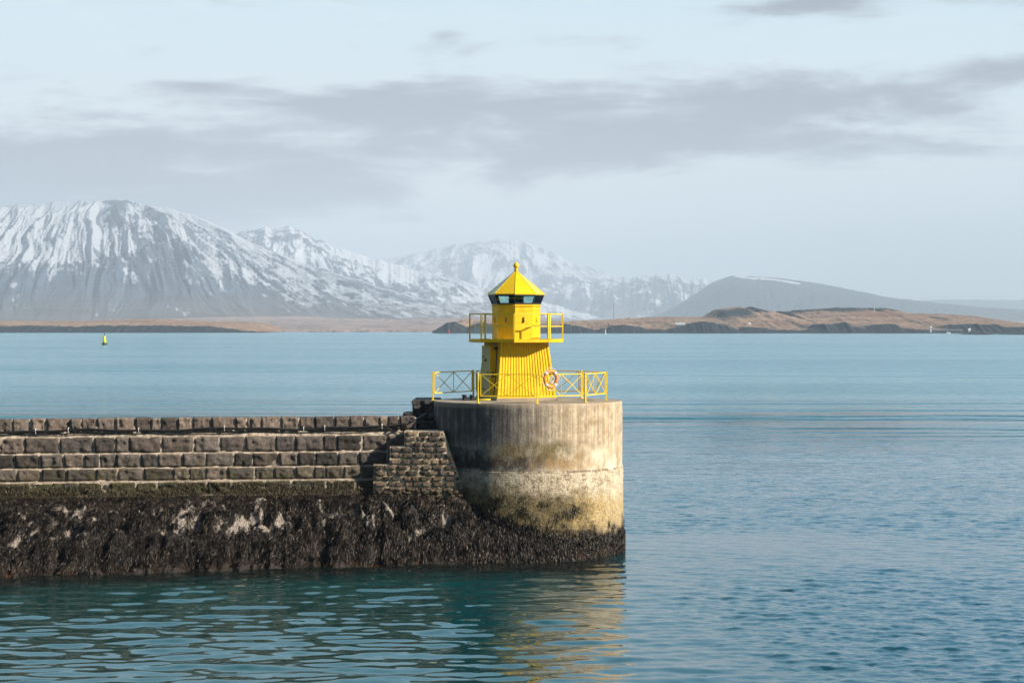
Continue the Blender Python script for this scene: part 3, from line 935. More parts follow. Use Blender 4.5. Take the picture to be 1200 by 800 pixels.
def W2(s, dd, z): return S0 + ux * s + nx_ * dd + Vector((0, 0, z))


pier = empty('stone_pier', (S0.x, S0.y, 0))
tag(pier, 'dark basalt block pier running in from the left to the round concrete head', 'pier')


def rel(v): return Vector(v) - Vector((S0.x, S0.y, 0))


def rock_block(mb, s0, s1, z0, z1, d0, bulge=0.05, val=0.5, seed=0, nu=14, nv=9, seg=None, fr=None, rough=0.03):
    """a rough block face with rounded arrises; front at d0, body 0.3 behind"""
    fr = fr or (lambda s, d_, z: rel(W2(s, d_, z)))
    vs = []
    L = abs(s1 - s0); Hh = abs(z1 - z0)
    rs = np.random.RandomState(seed)
    jit = rs.uniform(-0.018, 0.018, (4, 2))
    tilt = rs.uniform(-0.02, 0.02, 3)
    for j in range(nv + 1):
        for i in range(nu + 1):
            u = i / nu; v = j / nv
            e = min(u, 1 - u) * L; g_ = min(v, 1 - v) * Hh
            ed = min(1, e / 0.028); gd = min(1, g_ / 0.028)
            k = (1 - (1 - ed) ** 2) * (1 - (1 - gd) ** 2)
            du = (1 - u) * (1 - v) * jit[0, 0] + u * (1 - v) * jit[1, 0] + u * v * jit[2, 0] + (1 - u) * v * jit[3, 0]
            dv = (1 - u) * (1 - v) * jit[0, 1] + u * (1 - v) * jit[1, 1] + u * v * jit[2, 1] + (1 - u) * v * jit[3, 1]
            s = s0 + u * (s1 - s0) + du; z = z0 + v * (z1 - z0) + dv
            nn = float(fbm(np.array(s * 4.3 + seed), np.array(z * 4.3), 4, seed % 40)) - 0.5
            dd = d0 - 0.06 * (1 - k) + k * (bulge * 0.3 + tilt[0] + tilt[1] * (u - .5) * 2 + tilt[2] * (v - .5) * 2 + nn * rough * 5 + 0.03)
            vs.append(fr(s, dd, z))
    m_ = nu + 1; fs = []
    for j in range(nv):
        for i in range(nu):
            a_ = j * m_ + i
            fs.append((a_, a_ + 1, a_ + m_ + 1, a_ + m_))
    base = len(vs)
    ring = [i for i in range(m_)] + [j * m_ + nu for j in range(1, nv + 1)] + [nv * m_ + i for i in range(nu - 1, -1, -1)] + [j * m_ for j in range(nv - 1, 0, -1)]
    backd = d0 - 0.3
    def bk(idx):
        j, i = divmod(idx, m_)
        return fr(s0 + i / nu * (s1 - s0), backd, z0 + j / nv * (z1 - z0))
    for idx in ring: vs.append(bk(idx))
    n = len(ring)
    for k in range(n):
        fs.append((ring[k], base + k, base + (k + 1) % n, ring[(k + 1) % n]))
    fs.append(tuple(base + k for k in range(n))[::-1])
    mb.add(vs, fs, val)


LEFT = 31.0
courses = [  # z0, z1, front offset, mean width, gap, material, name, start
    (4.86, 5.46, 0.00, 0.68, 0.055, M_CAP, 'parapet_course', -0.55),
    (4.12, 4.72, 0.16, 0.98, 0.032, M_STONE, 'block_course', -0.3),
    (3.56, 4.07, 0.27, 0.86, 0.032, M_STONE, 'block_course', -0.2),
    (3.06, 3.515, 0.36, 0.84, 0.032, M_STONE, 'block_course', 0.0),
    (2.50, 3.00, 0.62, 1.00, 0.05, M_MOSSY, 'footing_course', 0.0)]
sd_ = 100
for (z0, z1, off, wid, gap, mt_, nm, st) in courses:
    mb = MB(); s = st
    while s < LEFT:
        L = wid * random.uniform(0.68, 1.32)
        if random.random() < 0.12: L *= 0.6
        zt = random.uniform(-0.02, 0.02)
        rock_block(mb, s, s + L, z0, z1 + (zt if nm == 'parapet_course' else 0), off, 0.05, random.random(), sd_, rough=0.05 if nm != 'footing_course' else 0.06)
        sd_ += 1; s += L + gap * random.uniform(0.7, 1.5)
    mb.build(nm, mt_, pier, smooth=True, attr=True)

# mortar core between and behind the blocks (fine uneven surface)
sN = 420; cor = []
tab = [(1.9, 0.80), (2.48, 0.66), (2.50, 0.585), (3.02, 0.585), (3.045, 0.40), (3.05, 0.315), (3.53, 0.315), (3.545, 0.28), (3.56, 0.225), (4.09, 0.225), (4.10, 0.20), (4.12, 0.115),
       (4.74, 0.115), (4.745, 0.085), (4.77, 0.045), (4.85, 0.025), (4.87, -0.045), (5.41, -0.05), (5.415, -0.5), (5.40, -0.9)]
V = np.zeros((len(tab), sN, 3))
ss = np.linspace(-0.6, LEFT + 0.2, sN)
for j, (z, dd) in enumerate(tab):
    nz = (fbm(ss * 5, ss * 0 + z * 6, 4, 7) - 0.5) * 0.035
    pts = [rel(W2(float(s), float(dd + e), z + float(e) * 0.3)) for s, e in zip(ss, nz)]
    V[j] = np.array([tuple(q) for q in pts])
grid_mesh('mortar_bedding', V, M_MORTAR, parent=pier, smooth=False)
# walking surface on the pier behind the parapet
mb = MB()
a_, b_ = rel(W2(-0.4, -0.92, 0)), rel(W2(LEFT, -0.92, 0))
c_, d_ = rel(W2(LEFT, -3.2, 0)), rel(W2(-0.4, -3.2, 0))
for (z, fl) in ((5.38, 0), (0.0, 1)): pass
mb.add([(*a_[:2], 5.05), (*b_[:2], 5.05), (*c_[:2], 5.05), (*d_[:2], 5.05), (*a_[:2], -3), (*b_[:2], -3), (*c_[:2], -3), (*d_[:2], -3)],
       [(0, 1, 2, 3), (4, 7, 6, 5), (0, 4, 5, 1), (1, 5, 6, 2), (2, 6, 7, 3), (3, 7, 4, 0)])
mb.build('pier_body', M_RUBBLE, pier, attr=True)

# rubble stub between the pier and the head
def lump(mb, c, r, seed, val, n=10):
    bm_ = bmesh.new(); bmesh.ops.create_icosphere(bm_, subdivisions=3, radius=1.0)
    vs = []
    for v in bm_.verts:
        q = v.co
        sq = Vector([math.copysign(abs(x) ** 0.55, x) for x in q])
        nn = float(fbm(np.array(q.x * 2 + seed * 1.7 + 5), np.array(q.y * 2 + q.z * 1.6 + 5), 4, seed % 30)) - 0.5
        sq = sq * (0.86 + 0.5 * nn)
        vs.append(Vector((c[0] + sq.x * r[0], c[1] + sq.y * r[1], c[2] + sq.z * r[2])))
    fs = [tuple(v.index for v in f.verts) for f in bm_.faces]
    bm_.free(); mb.add(vs, fs, val)


o0 = Vector((S0.x, S0.y, 0))
sd_ = 700; mb = MB()
def stub_rows(pxa, pxb, pya, pyb, Yd, nrow, wid):
    global sd_
    x0 = P(pxa, 0, Yd).x; x1 = P(pxb, 0, Yd).x; za = P(0, pya, Yd).z; zb = P(0, pyb, Yd).z
    for r in range(nrow):
        zt = za - (za - zb) * r / nrow; zl = za - (za - zb) * (r + 1) / nrow
        x = x0 + random.uniform(0, 0.05)
        while x < x1 - 0.1:
            x2 = min(x + wid * random.uniform(0.6, 1.4), x1)
            dj = random.uniform(-0.10, 0.10)
            rock_block(mb, x, x2, zl + 0.01, zt - 0.01, 0.0, 0.05, random.random(), sd_, 9, 7,
                       fr=lambda s, d_, z: Vector((s, Yd - d_ * 1.6 + dj, z)) - o0, rough=0.07)
            sd_ += 1; x = x2 + 0.02
stub_rows(483, 513, 470.5, 500, 80.3, 3, 0.45)
stub_rows(472, 484, 483, 500, 79.9, 2, 0.32)
stub_rows(476, 522, 493, 512, 78.9, 2, 0.42)
stub_rows(486, 514, 484, 494, 79.5, 1, 0.38)
mb.build('rubble_stones', M_RUBBLE, pier, smooth=True, attr=True)
mb = MB(); q0 = P(482.5, 467, 80.3) - o0; q1 = P(513, 467, 80.3) - o0
mb.box(((q0.x + q1.x) / 2, q0.y + 1.9, (6.03 + 0.0) / 2 - 0.2), (q1.x - q0.x - 0.05, 3.6, 5.6))
q3 = P(471.5, 483, 80.2) - o0
mb.box((q3.x + 0.6, q3.y + 1.6, 2.6), (1.2, 2.8, 5.7))
mb.build('stub_core', M_RUBBLE, pier, attr=True)
mb = MB(); mb.box(((q0.x + q1.x) / 2, q0.y + 1.75, 6.03 - 0.10), (q1.x - q0.x, 3.7, 0.17))
mb.build('stub_slab', M_RUBBLE, pier, bevel=0.02, attr=True)

# ------------------------------------------------------------------ round concrete head
HX, HY, HR, HTOP = 0.64, 80.0, 3.81, 6.03
head = empty('round_bastion', (HX, HY, 0))
tag(head, 'round streaked concrete pier head with seaweed round its foot', 'pier head')
n = 220
zs = np.concatenate([np.linspace(-1.5, 3.38, 60), [3.40, 3.405, 3.43], np.linspace(3.5, 5.9, 34), [5.97, 6.01, 6.03]])
V = np.zeros((len(zs), n + 1, 3))
th = np.linspace(0, 2 * math.pi, n + 1)
for j, z in enumerate(zs):
    r = HR + (0.035 if z <= 3.40 else 0.0)
    if z > 5.98: r = HR - (z - 5.98) * 0.5
    rr = r + 0.02 * (fbm(np.cos(th) * 8 + 20, z * 2 + np.sin(th) * 8, 4, 3) - 0.5) * 2
    if z < 2.6: rr = rr + 0.05 * (fbm(np.cos(th) * 22 + 30, z * 6 + np.sin(th) * 22, 3, 9) - 0.5)
    V[j, :, 0] = np.cos(th) * rr; V[j, :, 1] = np.sin(th) * rr; V[j, :, 2] = z
    V[j, -1] = V[j, 0]
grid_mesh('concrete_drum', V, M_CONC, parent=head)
mb = MB()
mb.lathe([(HR - 0.026, 6.026), (2.0, 6.035), (0.01, 6.04)], 96, capb=False)
mb.build('concrete_top', M_CTOP, head, smooth=True)

# small block buttress beside the head (stepped)
BD = 77.45
but = empty('stepped_buttress', (P(490, 520, BD).x, BD, 0))
tag(but, 'stepped buttress of small mortared stones between pier wall and concrete head', 'buttress')
bo = Vector(but.location)


def yb(x, z):  # batter of the front face, its right end standing forward
    return 77.28 - (x + 5.4) * 0.06 + (z - 2.4) * 0.06


steps = [(505, 523, 474.5, 519, 525), (523, 544, 457.5, 525, 532.5), (544, 583, 438.5, 532.5, 546)]
mbk = MB(); mcore = MB(); sd_ = 900
for (ya, yb2, xl, xr0, xr1) in steps:
    za = CH - (ya - HZ) / F * BD; zb = CH - (yb2 - HZ) / F * BD
    nr = max(1, round((za - zb) / 0.215))
    for r in range(nr):
        zt = za - (za - zb) * r / nr; zbm = za - (za - zb) * (r + 1) / nr
        fx = (r + 0.5) / nr
        xr = ((xr0 + (xr1 - xr0) * fx) - 600) / F * BD
        x = (xl - 600) / F * BD + random.uniform(0, 0.03)
        lastrow = ya > 540 and r >= nr - 1
        while x < xr - 0.08:
            L = random.uniform(0.28, 0.50)
            x2 = min(x + L, xr)
            if x2 - x > 0.1 and not (lastrow and random.random() < 0.6):
                rock_block(mbk, x, x2, zbm + 0.018, zt - 0.014, 0.0, 0.02, random.random(), sd_, 8, 6,
                           fr=lambda s, d_, z: Vector((s, yb(s, z) - d_, z)) - bo, rough=0.022)
                sd_ += 1
            x = x2 + random.uniform(0.022, 0.045)
    x0 = (xl - 600) / F * BD - 0.02; x1a = (xr0 - 600) / F * BD + 0.03; x1b = (xr1 - 600) / F * BD + 0.03
    ins = 0.028
    vs = []
    for (z, x1) in ((za, x1a), (zb, x1b)):
        vs += [Vector((x0, yb(x0, z) + ins, z)) - bo, Vector((x1, yb(x1, z) + ins, z)) - bo, Vector((x1, BD + 1.9, z)) - bo, Vector((x0, BD + 1.9, z)) - bo]
    # subdivided uneven front
    mcore.add(vs, [(0, 3, 2, 1), (4, 5, 6, 7), (1, 2, 6, 5), (2, 3, 7, 6), (3, 0, 4, 7)])
    N1, N2 = 26, 10; gv = []
    for j in range(N2 + 1):
        for i in range(N1 + 1):
            z = zb + (za - zb) * j / N2; x1 = x1b + (x1a - x1b) * j / N2
            x = x0 + (x1 - x0) * i / N1
            e = 0.0 if (i in (0, N1) or j in (0, N2)) else 0.05 * (random.random() - 0.45)
            gv.append(Vector((x, yb(x, z) + ins - e, z)) - bo)
    mcore.add(gv, [(j * (N1 + 1) + i, j * (N1 + 1) + i + 1, (j + 1) * (N1 + 1) + i + 1, (j + 1) * (N1 + 1) + i) for j in range(N2) for i in range(N1)])
mbk.build('stone_quoins', M_BRICK, but, smooth=True, attr=True)
mcore.build('mortar', M_MORTAR2, but)
# broken pale foot of the buttress
mb = MB()
for k in range(75):
    px = random.uniform(440, 542); py = random.uniform(570, 580)
    q = P(px, py, BD); q.y = yb(q.x, 2.4) - random.uniform(-0.10, 0.05); q.z -= 0.05; q = q - bo
    lump(mb, q, (random.uniform(.06, .17), 0.14, random.uniform(.04, .09)), 400 + k, random.random())
mb.build('crumbled_foot', M_BRICK, but, smooth=True, attr=True)

# ------------------------------------------------------------------ rubble mound with weed
nX, nT = 960, 150
xs = np.linspace(-34, 3.4, nX); ts = np.linspace(-0.06, 1.35, nT)
T, X = np.meshgrid(ts, xs, indexing='ij')
wallY = 78.5 + (X + 4.4) * math.tan(AN) - 0.62
drumY = HY - np.sqrt(np.clip(HR ** 2 - (X - HX) ** 2, 0, None))
ybm = 77.28 - (X + 5.4) * 0.06 - 0.12
Yt = np.where((X >= -2.2), np.where(X > 1, drumY + 0.1, np.minimum(drumY + 0.1, 76.95)), np.where(X > -5.6, np.minimum(wallY, ybm), wallY))
Zt = np.interp(X, [-34, -3.2, -2.2, -1.6, -0.8, 0.2, 1.3, 2.5, 3.4], [2.47, 2.46, 2.38, 2.05, 1.6, 1.15, 0.85, 0.55, -0.3])
Zt = Zt + 0.55 * (fbm(X * 1.6, X * 0 + 2, 3, 19) - 0.5) * sstep(-2.6, -1.6, X)
Yw = np.interp(X, [-34, -18.4, -3.9, -2.0, 0.0, 1.3, 2.5, 3.4], [67.4, 71.4, 75.2, 75.6, 75.8, 75.9, 76.35, 77.1])
tc = np.clip(T, 0, 2)
lump1 = fbm(X * 1.5, T * 3.2, 4, 15) - 0.5
lump2 = ridged(X * 1.9, T * 5.5, 4, 18) - 0.5
amp = sstep(0.0, 0.30, T) * np.clip(Zt / 2.3, 0.1, 1)
Ym = Yt + (Yw - Yt) * tc ** 0.92
Zm = Zt * (1 - tc) + amp * (1.05 * lump1 + 0.62 * lump2 + 0.28 * np.sin(np.pi * np.clip(tc, 0, 1)))
Zm = np.where(T < 0, Zt - 0.02, Zm)
pale = sstep(0.525, 0.58, 0.40 * fbm(X * 1.1, T * 3.6, 3, 22) + 0.60 * fbm(X * 5.5, T * 17, 3, 24)) * np.exp(-((T - 0.38) / 0.36) ** 2) * 1.0 + 0.22 * (fbm(X * 3, T * 12, 3, 25) - 0.4)
mound = grid_mesh('rubble_slope', np.stack([X, Ym, Zm], -1), M_MOUND, {'pale': pale}, flip=True)
tag(mound, 'dark rubble slope under the pier wall, mostly hidden by seaweed', 'slope', kind='structure')


def fronds(name, base, down, side, out, n_seg, length, width, rnd, mat, sag=0.25):
    """base,down,side,out: (n,3)"""
    N = len(base); rows = n_seg + 1
    V = np.zeros((N, rows * 2, 3))
    ph = RNG.rand(N) * 6.28
    for i in range(rows):
        f_ = i / n_seg
        curl = np.sin(ph + f_ * 3.0) * 0.16 * length
        lift = (0.25 * length * np.sin(f_ * math.pi * 0.8) + 0.012)
        c_ = base + down * (length * f_)[:, None] + out * lift[:, None] + side * curl[:, None]
        wv_ = width * (1 - 0.75 * f_ ** 2) * (0.5 + 0.5 * min(1, f_ * 4 + .3))
        tw = side * np.cos(ph * 2 + f_ * 1.5)[:, None] + out * np.sin(ph * 2 + f_ * 1.5)[:, None] * 0.7
        V[:, 2 * i] = c_ - tw * wv_[:, None] * 0.5
        V[:, 2 * i + 1] = c_ + tw * wv_[:, None] * 0.5
    return V, rnd


NT_ = 15000; PER = 9
tx = RNG.uniform(-24, 3.2, NT_ * 2); tt_ = RNG.uniform(0.0, 1.02, NT_ * 2)
def bil(A, x, t_):
    fi = (x + 34) / 37.4 * (nX - 1); fj = (t_ + 0.06) / 1.41 * (nT - 1)
    i0 = np.clip(fi.astype(int), 0, nX - 2); j0 = np.clip(fj.astype(int), 0, nT - 2)
    a_ = fi - i0; b_ = fj - j0
    return (A[j0, i0] * (1 - a_) * (1 - b_) + A[j0, i0 + 1] * a_ * (1 - b_) + A[j0 + 1, i0] * (1 - a_) * b_ + A[j0 + 1, i0 + 1] * a_ * b_)
pl = bil(pale, tx, tt_)
keep = (RNG.rand(len(tx)) > np.clip((pl - 0.15) * 2.4, 0, 0.96))
keep &= (bil(Zt, tx, tt_) > 0.1)
tx = tx[keep][:NT_]; tt_ = tt_[keep][:NT_]
bx = np.repeat(tx, PER) + RNG.normal(0, 0.045, len(tx) * PER)
bt = np.clip(np.repeat(tt_, PER) + RNG.normal(0, 0.012, len(tx) * PER), -0.03, 1.1)
tone = np.repeat(RNG.rand(len(tx)), PER) * 0.6 + RNG.rand(len(bx)) * 0.4
e_ = 0.02
by = bil(Ym, bx, bt); bz = bil(Zm, bx, bt)
dy = bil(Ym, bx, bt + e_) - bil(Ym, bx, bt - e_); dz = bil(Zm, bx, bt + e_) - bil(Zm, bx, bt - e_)
dn = np.stack([RNG.normal(0, 0.28, len(bx)) * 0.1 * 1.0, dy, np.minimum(dz, 0) - 0.04], -1)
dn[:, 0] = RNG.normal(0, 0.35, len(bx)) * np.abs(dn[:, 1])
dn[:, 2] -= 0.35 * np.abs(dn[:, 1])
dn /= np.linalg.norm(dn, axis=1)[:, None]
sdv = np.cross(dn, np.array([0, -0.7, 0.7])); sdv /= np.linalg.norm(sdv, axis=1)[:, None]
outv = np.cross(sdv, dn); outv *= np.sign(outv[:, 2] + 1e-6)[:, None]
ln = RNG.uniform(0.14, 0.42, len(bx)); wd = RNG.uniform(0.014, 0.034, len(bx))
V1, r1 = fronds('', np.stack([bx, by, bz + 0.02], -1), dn, sdv, outv, 4, ln, wd, tone, None)
o = quads_mesh('seaweed', V1, M_WEED, 4, r1)
tag(o, 'dark brown bladder wrack draped over the rubble slope and the drum foot', 'seaweed', kind='stuff')

# weed hanging on the drum wall
def hang(Ncl, per, a0, a1, zfun, name, mat, sz=0.16, clus=0.05, dens=None, lmin=0.08, lmax=0.26):
    a_ = RNG.uniform(a0, a1, Ncl * 3); z_ = RNG.uniform(0.0, 3.0, Ncl * 3)
    pr_ = zfun(a_, z_)
    k_ = RNG.rand(len(a_)) < pr_
    a_ = a_[k_][:Ncl]; z_ = z_[k_][:Ncl]
    A = np.repeat(a_, per) + RNG.normal(0, clus / HR, len(a_) * per)
    Zz = np.repeat(z_, per) + RNG.normal(0, clus, len(a_) * per)
    R_ = HR + 0.04
    base = np.stack([HX + R_ * np.sin(A), HY - R_ * np.cos(A), Zz], -1)
    outv = np.stack([np.sin(A), -np.cos(A), np.zeros_like(A)], -1)
    sidev = np.stack([np.cos(A), np.sin(A), np.zeros_like(A)], -1)
    dn_ = np.stack([0 * A, 0 * A, -np.ones_like(A)], -1) + sidev * RNG.normal(0, 0.22, len(A))[:, None] + outv * 0.1
    dn_ /= np.linalg.norm(dn_, axis=1)[:, None]
    tone_ = np.repeat(RNG.rand(len(a_)), per) * 0.6 + RNG.rand(len(A)) * 0.4
    V_, r_ = fronds('', base, dn_, sidev, outv, 4, RNG.uniform(lmin, lmax, len(A)), RNG.uniform(0.014, 0.03, len(A)), tone_, None)
    return quads_mesh(name, V_, mat, 4, r_)


def zdark(a, z):
    lim = np.interp(a, [-1.2, -0.6, -0.35, 0.1, 0.5, 0.9, 1.3, 1.7], [2.4, 2.1, 1.75, 1.15, 0.95, 0.85, 0.8, 0.75])
    lim = lim + 0.45 * (fbm(a * 5, a * 0, 3, 61) - 0.5)
    return sstep(0.25, -0.15, z - lim) * (z > 0.02)


def zclump(a, z):
    lo = np.interp(a, [-1.2, -0.6, 0.1, 0.5, 0.9, 1.6], [2.4, 2.2, 1.4, 1.0, 0.9, 0.8])
    hi = np.interp(a, [-1.2, -0.6, 0.1, 0.5, 0.75, 1.6], [2.75, 2.75, 2.45, 2.3, 1.9, 1.6])
    c_ = sstep(0.56, 0.64, fbm(a * 9, z * 4.5, 3, 66))
    return c_ * sstep(0.15, -0.15, z - hi) * (z > lo - 0.3) * np.interp(a, [-1, .55, .9, 1.5], [1, .9, .25, .15])


o = hang(5200, 7, -1.15, 1.75, zdark, 'seaweed', M_WEED)
tag(o, 'dark dripping seaweed skirt round the waterline of the concrete head', 'seaweed', kind='stuff')
o = hang(1500, 8, -1.1, 1.5, zclump, 'seaweed', M_WEED2, clus=0.06, lmin=0.07, lmax=0.2)
tag(o, 'scattered dark weed clumps on the olive band of the concrete head', 'seaweed', kind='stuff')

# short moss and weed on the footing course and ledge
NM = 9000
ms = RNG.uniform(-0.5, 22, NM * 2); mz = RNG.uniform(2.44, 3.02, NM * 2)
kk = fbm(ms * 1.3, mz * 5, 4, 71) + 0.25 * sstep(3.0, 2.5, mz) > 0.50 + 0.04
ms = ms[kk]; mz = mz[kk]
base = np.array([[*W2(s, 0.70, z)] for s, z in zip(ms, mz)])
N_ = len(base); nn_ = np.tile(np.array([*nx_]), (N_, 1)); sv = np.tile(np.array([*ux]), (N_, 1))
dn_ = np.tile(np.array([0, 0, -1.0]), (N_, 1)) + sv * RNG.normal(0, 0.35, N_)[:, None] + nn_ * 0.25
dn_ /= np.linalg.norm(dn_, axis=1)[:, None]
Vm, rm = fronds('', base, dn_, sv, nn_, 3, RNG.uniform(0.05, 0.15, N_), RNG.uniform(0.012, 0.03, N_), RNG.rand(N_), None)
o = quads_mesh('seaweed', Vm, M_WEED2, 3, rm)
tag(o, 'short olive weed growing on the lowest block course above the slope', 'seaweed', kind='stuff')

# ------------------------------------------------------------------ hose along the parapet
cab = MB()
def cablepath(off, zo):
    pts = []
    for k in range(150):
        s = LEFT - k * (LEFT - 0.35) / 149
        z = 5.03 + 0.035 * math.sin(s * 1.15 + off) + 0.02 * math.sin(s * 2.7 + off * 3) + zo - 0.0035 * s
        pts.append(W2(s, 0.13, z))
    for (px, py, Yd) in [(466, 499, 78.1), (474, 496.5, 78.0), (482, 493, 78.3), (489, 490.5, 78.8), (495, 488, 79.2), (500, 484, 79.6), (506, 478, 79.7), (509, 472.0, 79.6)]:
        pts.append(P(px, py, Yd))
    return pts
cp = cablepath(0, 0)
hose = empty('pier_hose', cp[0])
tag(hose, 'black hose clipped along the top course of the pier wall', 'hose')
cab.tube([p_ - Vector(cp[0]) for p_ in cp], 0.045, 8); cab.build('hose_line', M_BLACK, hose, smooth=True)
cb_ = MB(); cp2 = cablepath(1.9, -0.075)
cb_.tube([p_ - Vector(cp[0]) for p_ in cp2[:150]], 0.022, 6); cb_.build('thin_cable', M_BLACK, hose, smooth=True)
for px in (42, 79, 160, 262, 355, 380, 448):
    best = min(range(150), key=lambda i: abs(600 + cp[i].x / cp[i].y * F - px))
    q = cp[best] - Vector(cp[0]); c1 = MB()
    c1.tube([q + Vector((0.0, 0.06, 0.10)), q + Vector((0.0, -0.04, 0.075)), q + Vector((0.0, -0.075, 0)), q + Vector((0.0, -0.04, -0.08)), q + Vector((0, 0.06, -0.11))], 0.018, 6)
    c1.build('clip', M_WHITE, hose, smooth=True)

# ------------------------------------------------------------------ lighthouse
LX, LY = 0.17, 81.0
lh = empty('lighthouse', (LX, LY, HTOP), math.radians(20))      # local -Y is the corrugated front
tag(lh, 'small yellow lighthouse with corrugated tapering base, railed gallery and eight-sided lantern', 'lighthouse')
Z0 = 0.0
# plinth
mb = MB(); mb.box((0, 0, 0.055), (2.62, 2.62, 0.11)); mb.build('plinth', M_CTOP, lh, bevel=0.01)
TB, TT, ZB, ZT = 1.25, 1.01, 0.11, 2.34
# corrugated walls, one mesh
mb = MB()
def corr_face(rot, nrib=19, amp=0.016, u0=-1.0, u1=1.0):
    R = Matrix.Rotation(rot, 3, 'Z'); cols = []
    N = nrib * 6
    for i in range(N + 1):
        u = i / N
        ph = (u * nrib) % 1.0
        tri = 1 if 0.18 < ph < 0.5 else 0
        if ph < 0.18: tri = ph / 0.18
        elif 0.5 <= ph < 0.68: tri = 1 - (ph - 0.5) / 0.18
        elif ph >= 0.68: tri = 0
        e = min(u, 1 - u)
        dd = (tri - 1.0) * amp * 2 if e > 0.02 else 0
        cols.append((u, dd))
    vs = []
    for (u, dd) in cols:
        for (hw, z) in ((TB, ZB), (TT, ZT)):
            x = (u * 2 - 1) * hw
            vs.append(R @ Vector((x, -(hw + dd), z)))
    fs = [(2 * i, 2 * i + 2, 2 * i + 3, 2 * i + 1) for i in range(len(cols) - 1)]
    mb.add(vs, fs)
for k in range(4): corr_face(k * math.pi / 2)
mb.build('tower_wall', M_YEL, lh)
# corner trims + base trim
for k in range(4):
    mb = MB(); R = Matrix.Rotation(k * math.pi / 2, 3, 'Z')
    a_ = R @ Vector((-TB, -TB, ZB)); b_ = R @ Vector((-TT, -TT, ZT))
    for (dx, dy) in ((1, 0), (0, 1)):
        off = R @ Vector((0.035 * dx, 0.035 * dy, 0)); o2 = R @ Vector((-0.008 * dy, -0.008 * dx, 0))
        w1 = R @ Vector((0.07 * dx, 0.07 * dy, 0)); th_ = R @ Vector((-0.014 * dy, -0.014 * dx, 0))
        vs = [a_ + th_, a_ + w1 + th_, b_ + w1 + th_, b_ + th_, a_ - th_, a_ + w1 - th_, b_ + w1 - th_, b_ - th_]
        mb.add(vs, [(0, 1, 2, 3), (4, 7, 6, 5), (0, 4, 5, 1), (1, 5, 6, 2), (2, 6, 7, 3), (3, 7, 4, 0)])
    mb.build('corner_trim', M_YEL, lh)
mb = MB()
for k in range(4):
    R = Matrix.Rotation(k * math.pi / 2, 3, 'Z')
    mb.bar(R @ Vector((-TB - 0.03, -TB - 0.02, ZB + 0.02)), R @ Vector((TB + 0.03, -TB - 0.02, ZB + 0.02)), 0.03, 0.045)
mb.build('base_angle', M_YEL, lh)
# door porch on the left face (local -X)
mb = MB()
xw = lambda z: -(TB + (TT - TB) * (z - ZB) / (ZT - ZB))
dz0, dz1, dh = 0.16, 2.14, 0.44
px_ = -1.30
mb.box((px_ + 0.12, -dh - 0.04, (dz0 + dz1) / 2), (0.26, 0.05, dz1 - dz0))
mb.box((px_ + 0.12, dh + 0.04, (dz0 + dz1) / 2), (0.26, 0.05, dz1 - dz0))
mb.box((px_ + 0.14, 0, dz1 + 0.03), (0.34, 2 * dh + 0.16, 0.05))
mb.build('door_frame', M_YEL, lh, bevel=0.006)
mb = MB(); mb.box((px_ + 0.02, 0, (dz0 + dz1) / 2), (0.045, 2 * dh + 0.025, dz1 - dz0 - 0.02))
door = mb.build('door', M_DOOR, lh, bevel=0.005)
mb = MB(); mb.bar((px_ - 0.05, -0.33, 1.0), (px_ - 0.05, -0.33, 1.16), 0.03); mb.bar((px_ - 0.05, -0.33, 1.14), (px_ + 0.0, -0.33, 1.14), 0.02); mb.bar((px_ - 0.05, -0.33, 1.02), (px_ + 0.0, -0.33, 1.02), 0.02)
mb.build('handle', M_DARKM, door)
for zz in (0.45, 1.75):
    mb = MB(); mb.box((px_ - 0.02, 0.36, zz), (0.03, 0.16, 0.05)); mb.build('hinge', M_DARKM, door)
mb = MB(); mb.box((px_ - 0.01, 0.05, 1.62), (0.012, 0.24, 0.10)); mb.build('door_plate', M_IRON, door)
mb = MB(); mb.tube([(-1.33, -1.02, 0.15), (-1.22, -0.95, 1.2), (-1.12, -0.85, 2.2)], 0.022, 8); mb.build('cable_conduit', M_DARKM, lh, smooth=True)
mb = MB(); mb.box((-1.31, -0.80, 1.05), (0.10, 0.14, 0.22)); mb.build('junction_box', M_DARKM, lh, bevel=0.008)
mb = MB(); mb.box((-1.16, -0.72, 2.1), (0.08, 0.12, 0.12)); mb.build('junction_box', M_DARKM, lh, bevel=0.008)

# gallery: octagon, one vertex at (front - 2.5 deg)
A0 = math.radians(-90 - 20 - 2.5)      # world -90-2.5 in local frame
ZD0, ZD1 = 2.345, 2.475
DR = 1.93
def octv(r, z, k): return Vector((r * math.cos(A0 + k * math.pi / 4), r * math.sin(A0 + k * math.pi / 4), z))
mb = MB(); mb.lathe([(DR - 0.06, ZD0 + 0.05), (DR - 0.06, ZD1 - 0.02)], 8, a0=A0)
mb.build('gallery_deck', M_YEL, lh)
mb = MB()
for k in range(8): mb.bar(octv(DR - 0.02, (ZD0 + ZD1) / 2, k), octv(DR - 0.02, (ZD0 + ZD1) / 2, k + 1), 0.045, ZD1 - ZD0)
mb.build('deck_fascia', M_YEL, lh)
rail = MB()
for zz, w_ in ((3.49, 0.045), (2.99, 0.035)):
    for k in range(8): rail.bar(octv(DR - 0.03, zz, k), octv(DR - 0.03, zz, k + 1), w_, w_)
rail.build('gallery_rail', M_YRAIL, lh)
for k in range(8):
    mb = MB(); q = octv(DR - 0.03, 0, k)
    mb.box((q.x, q.y, (ZD1 + 3.49) / 2), (0.06, 0.06, 3.49 - ZD1), A0 + k * math.pi / 4)
    mb.build('gallery_post', M_YRAIL, lh, bevel=0.004)
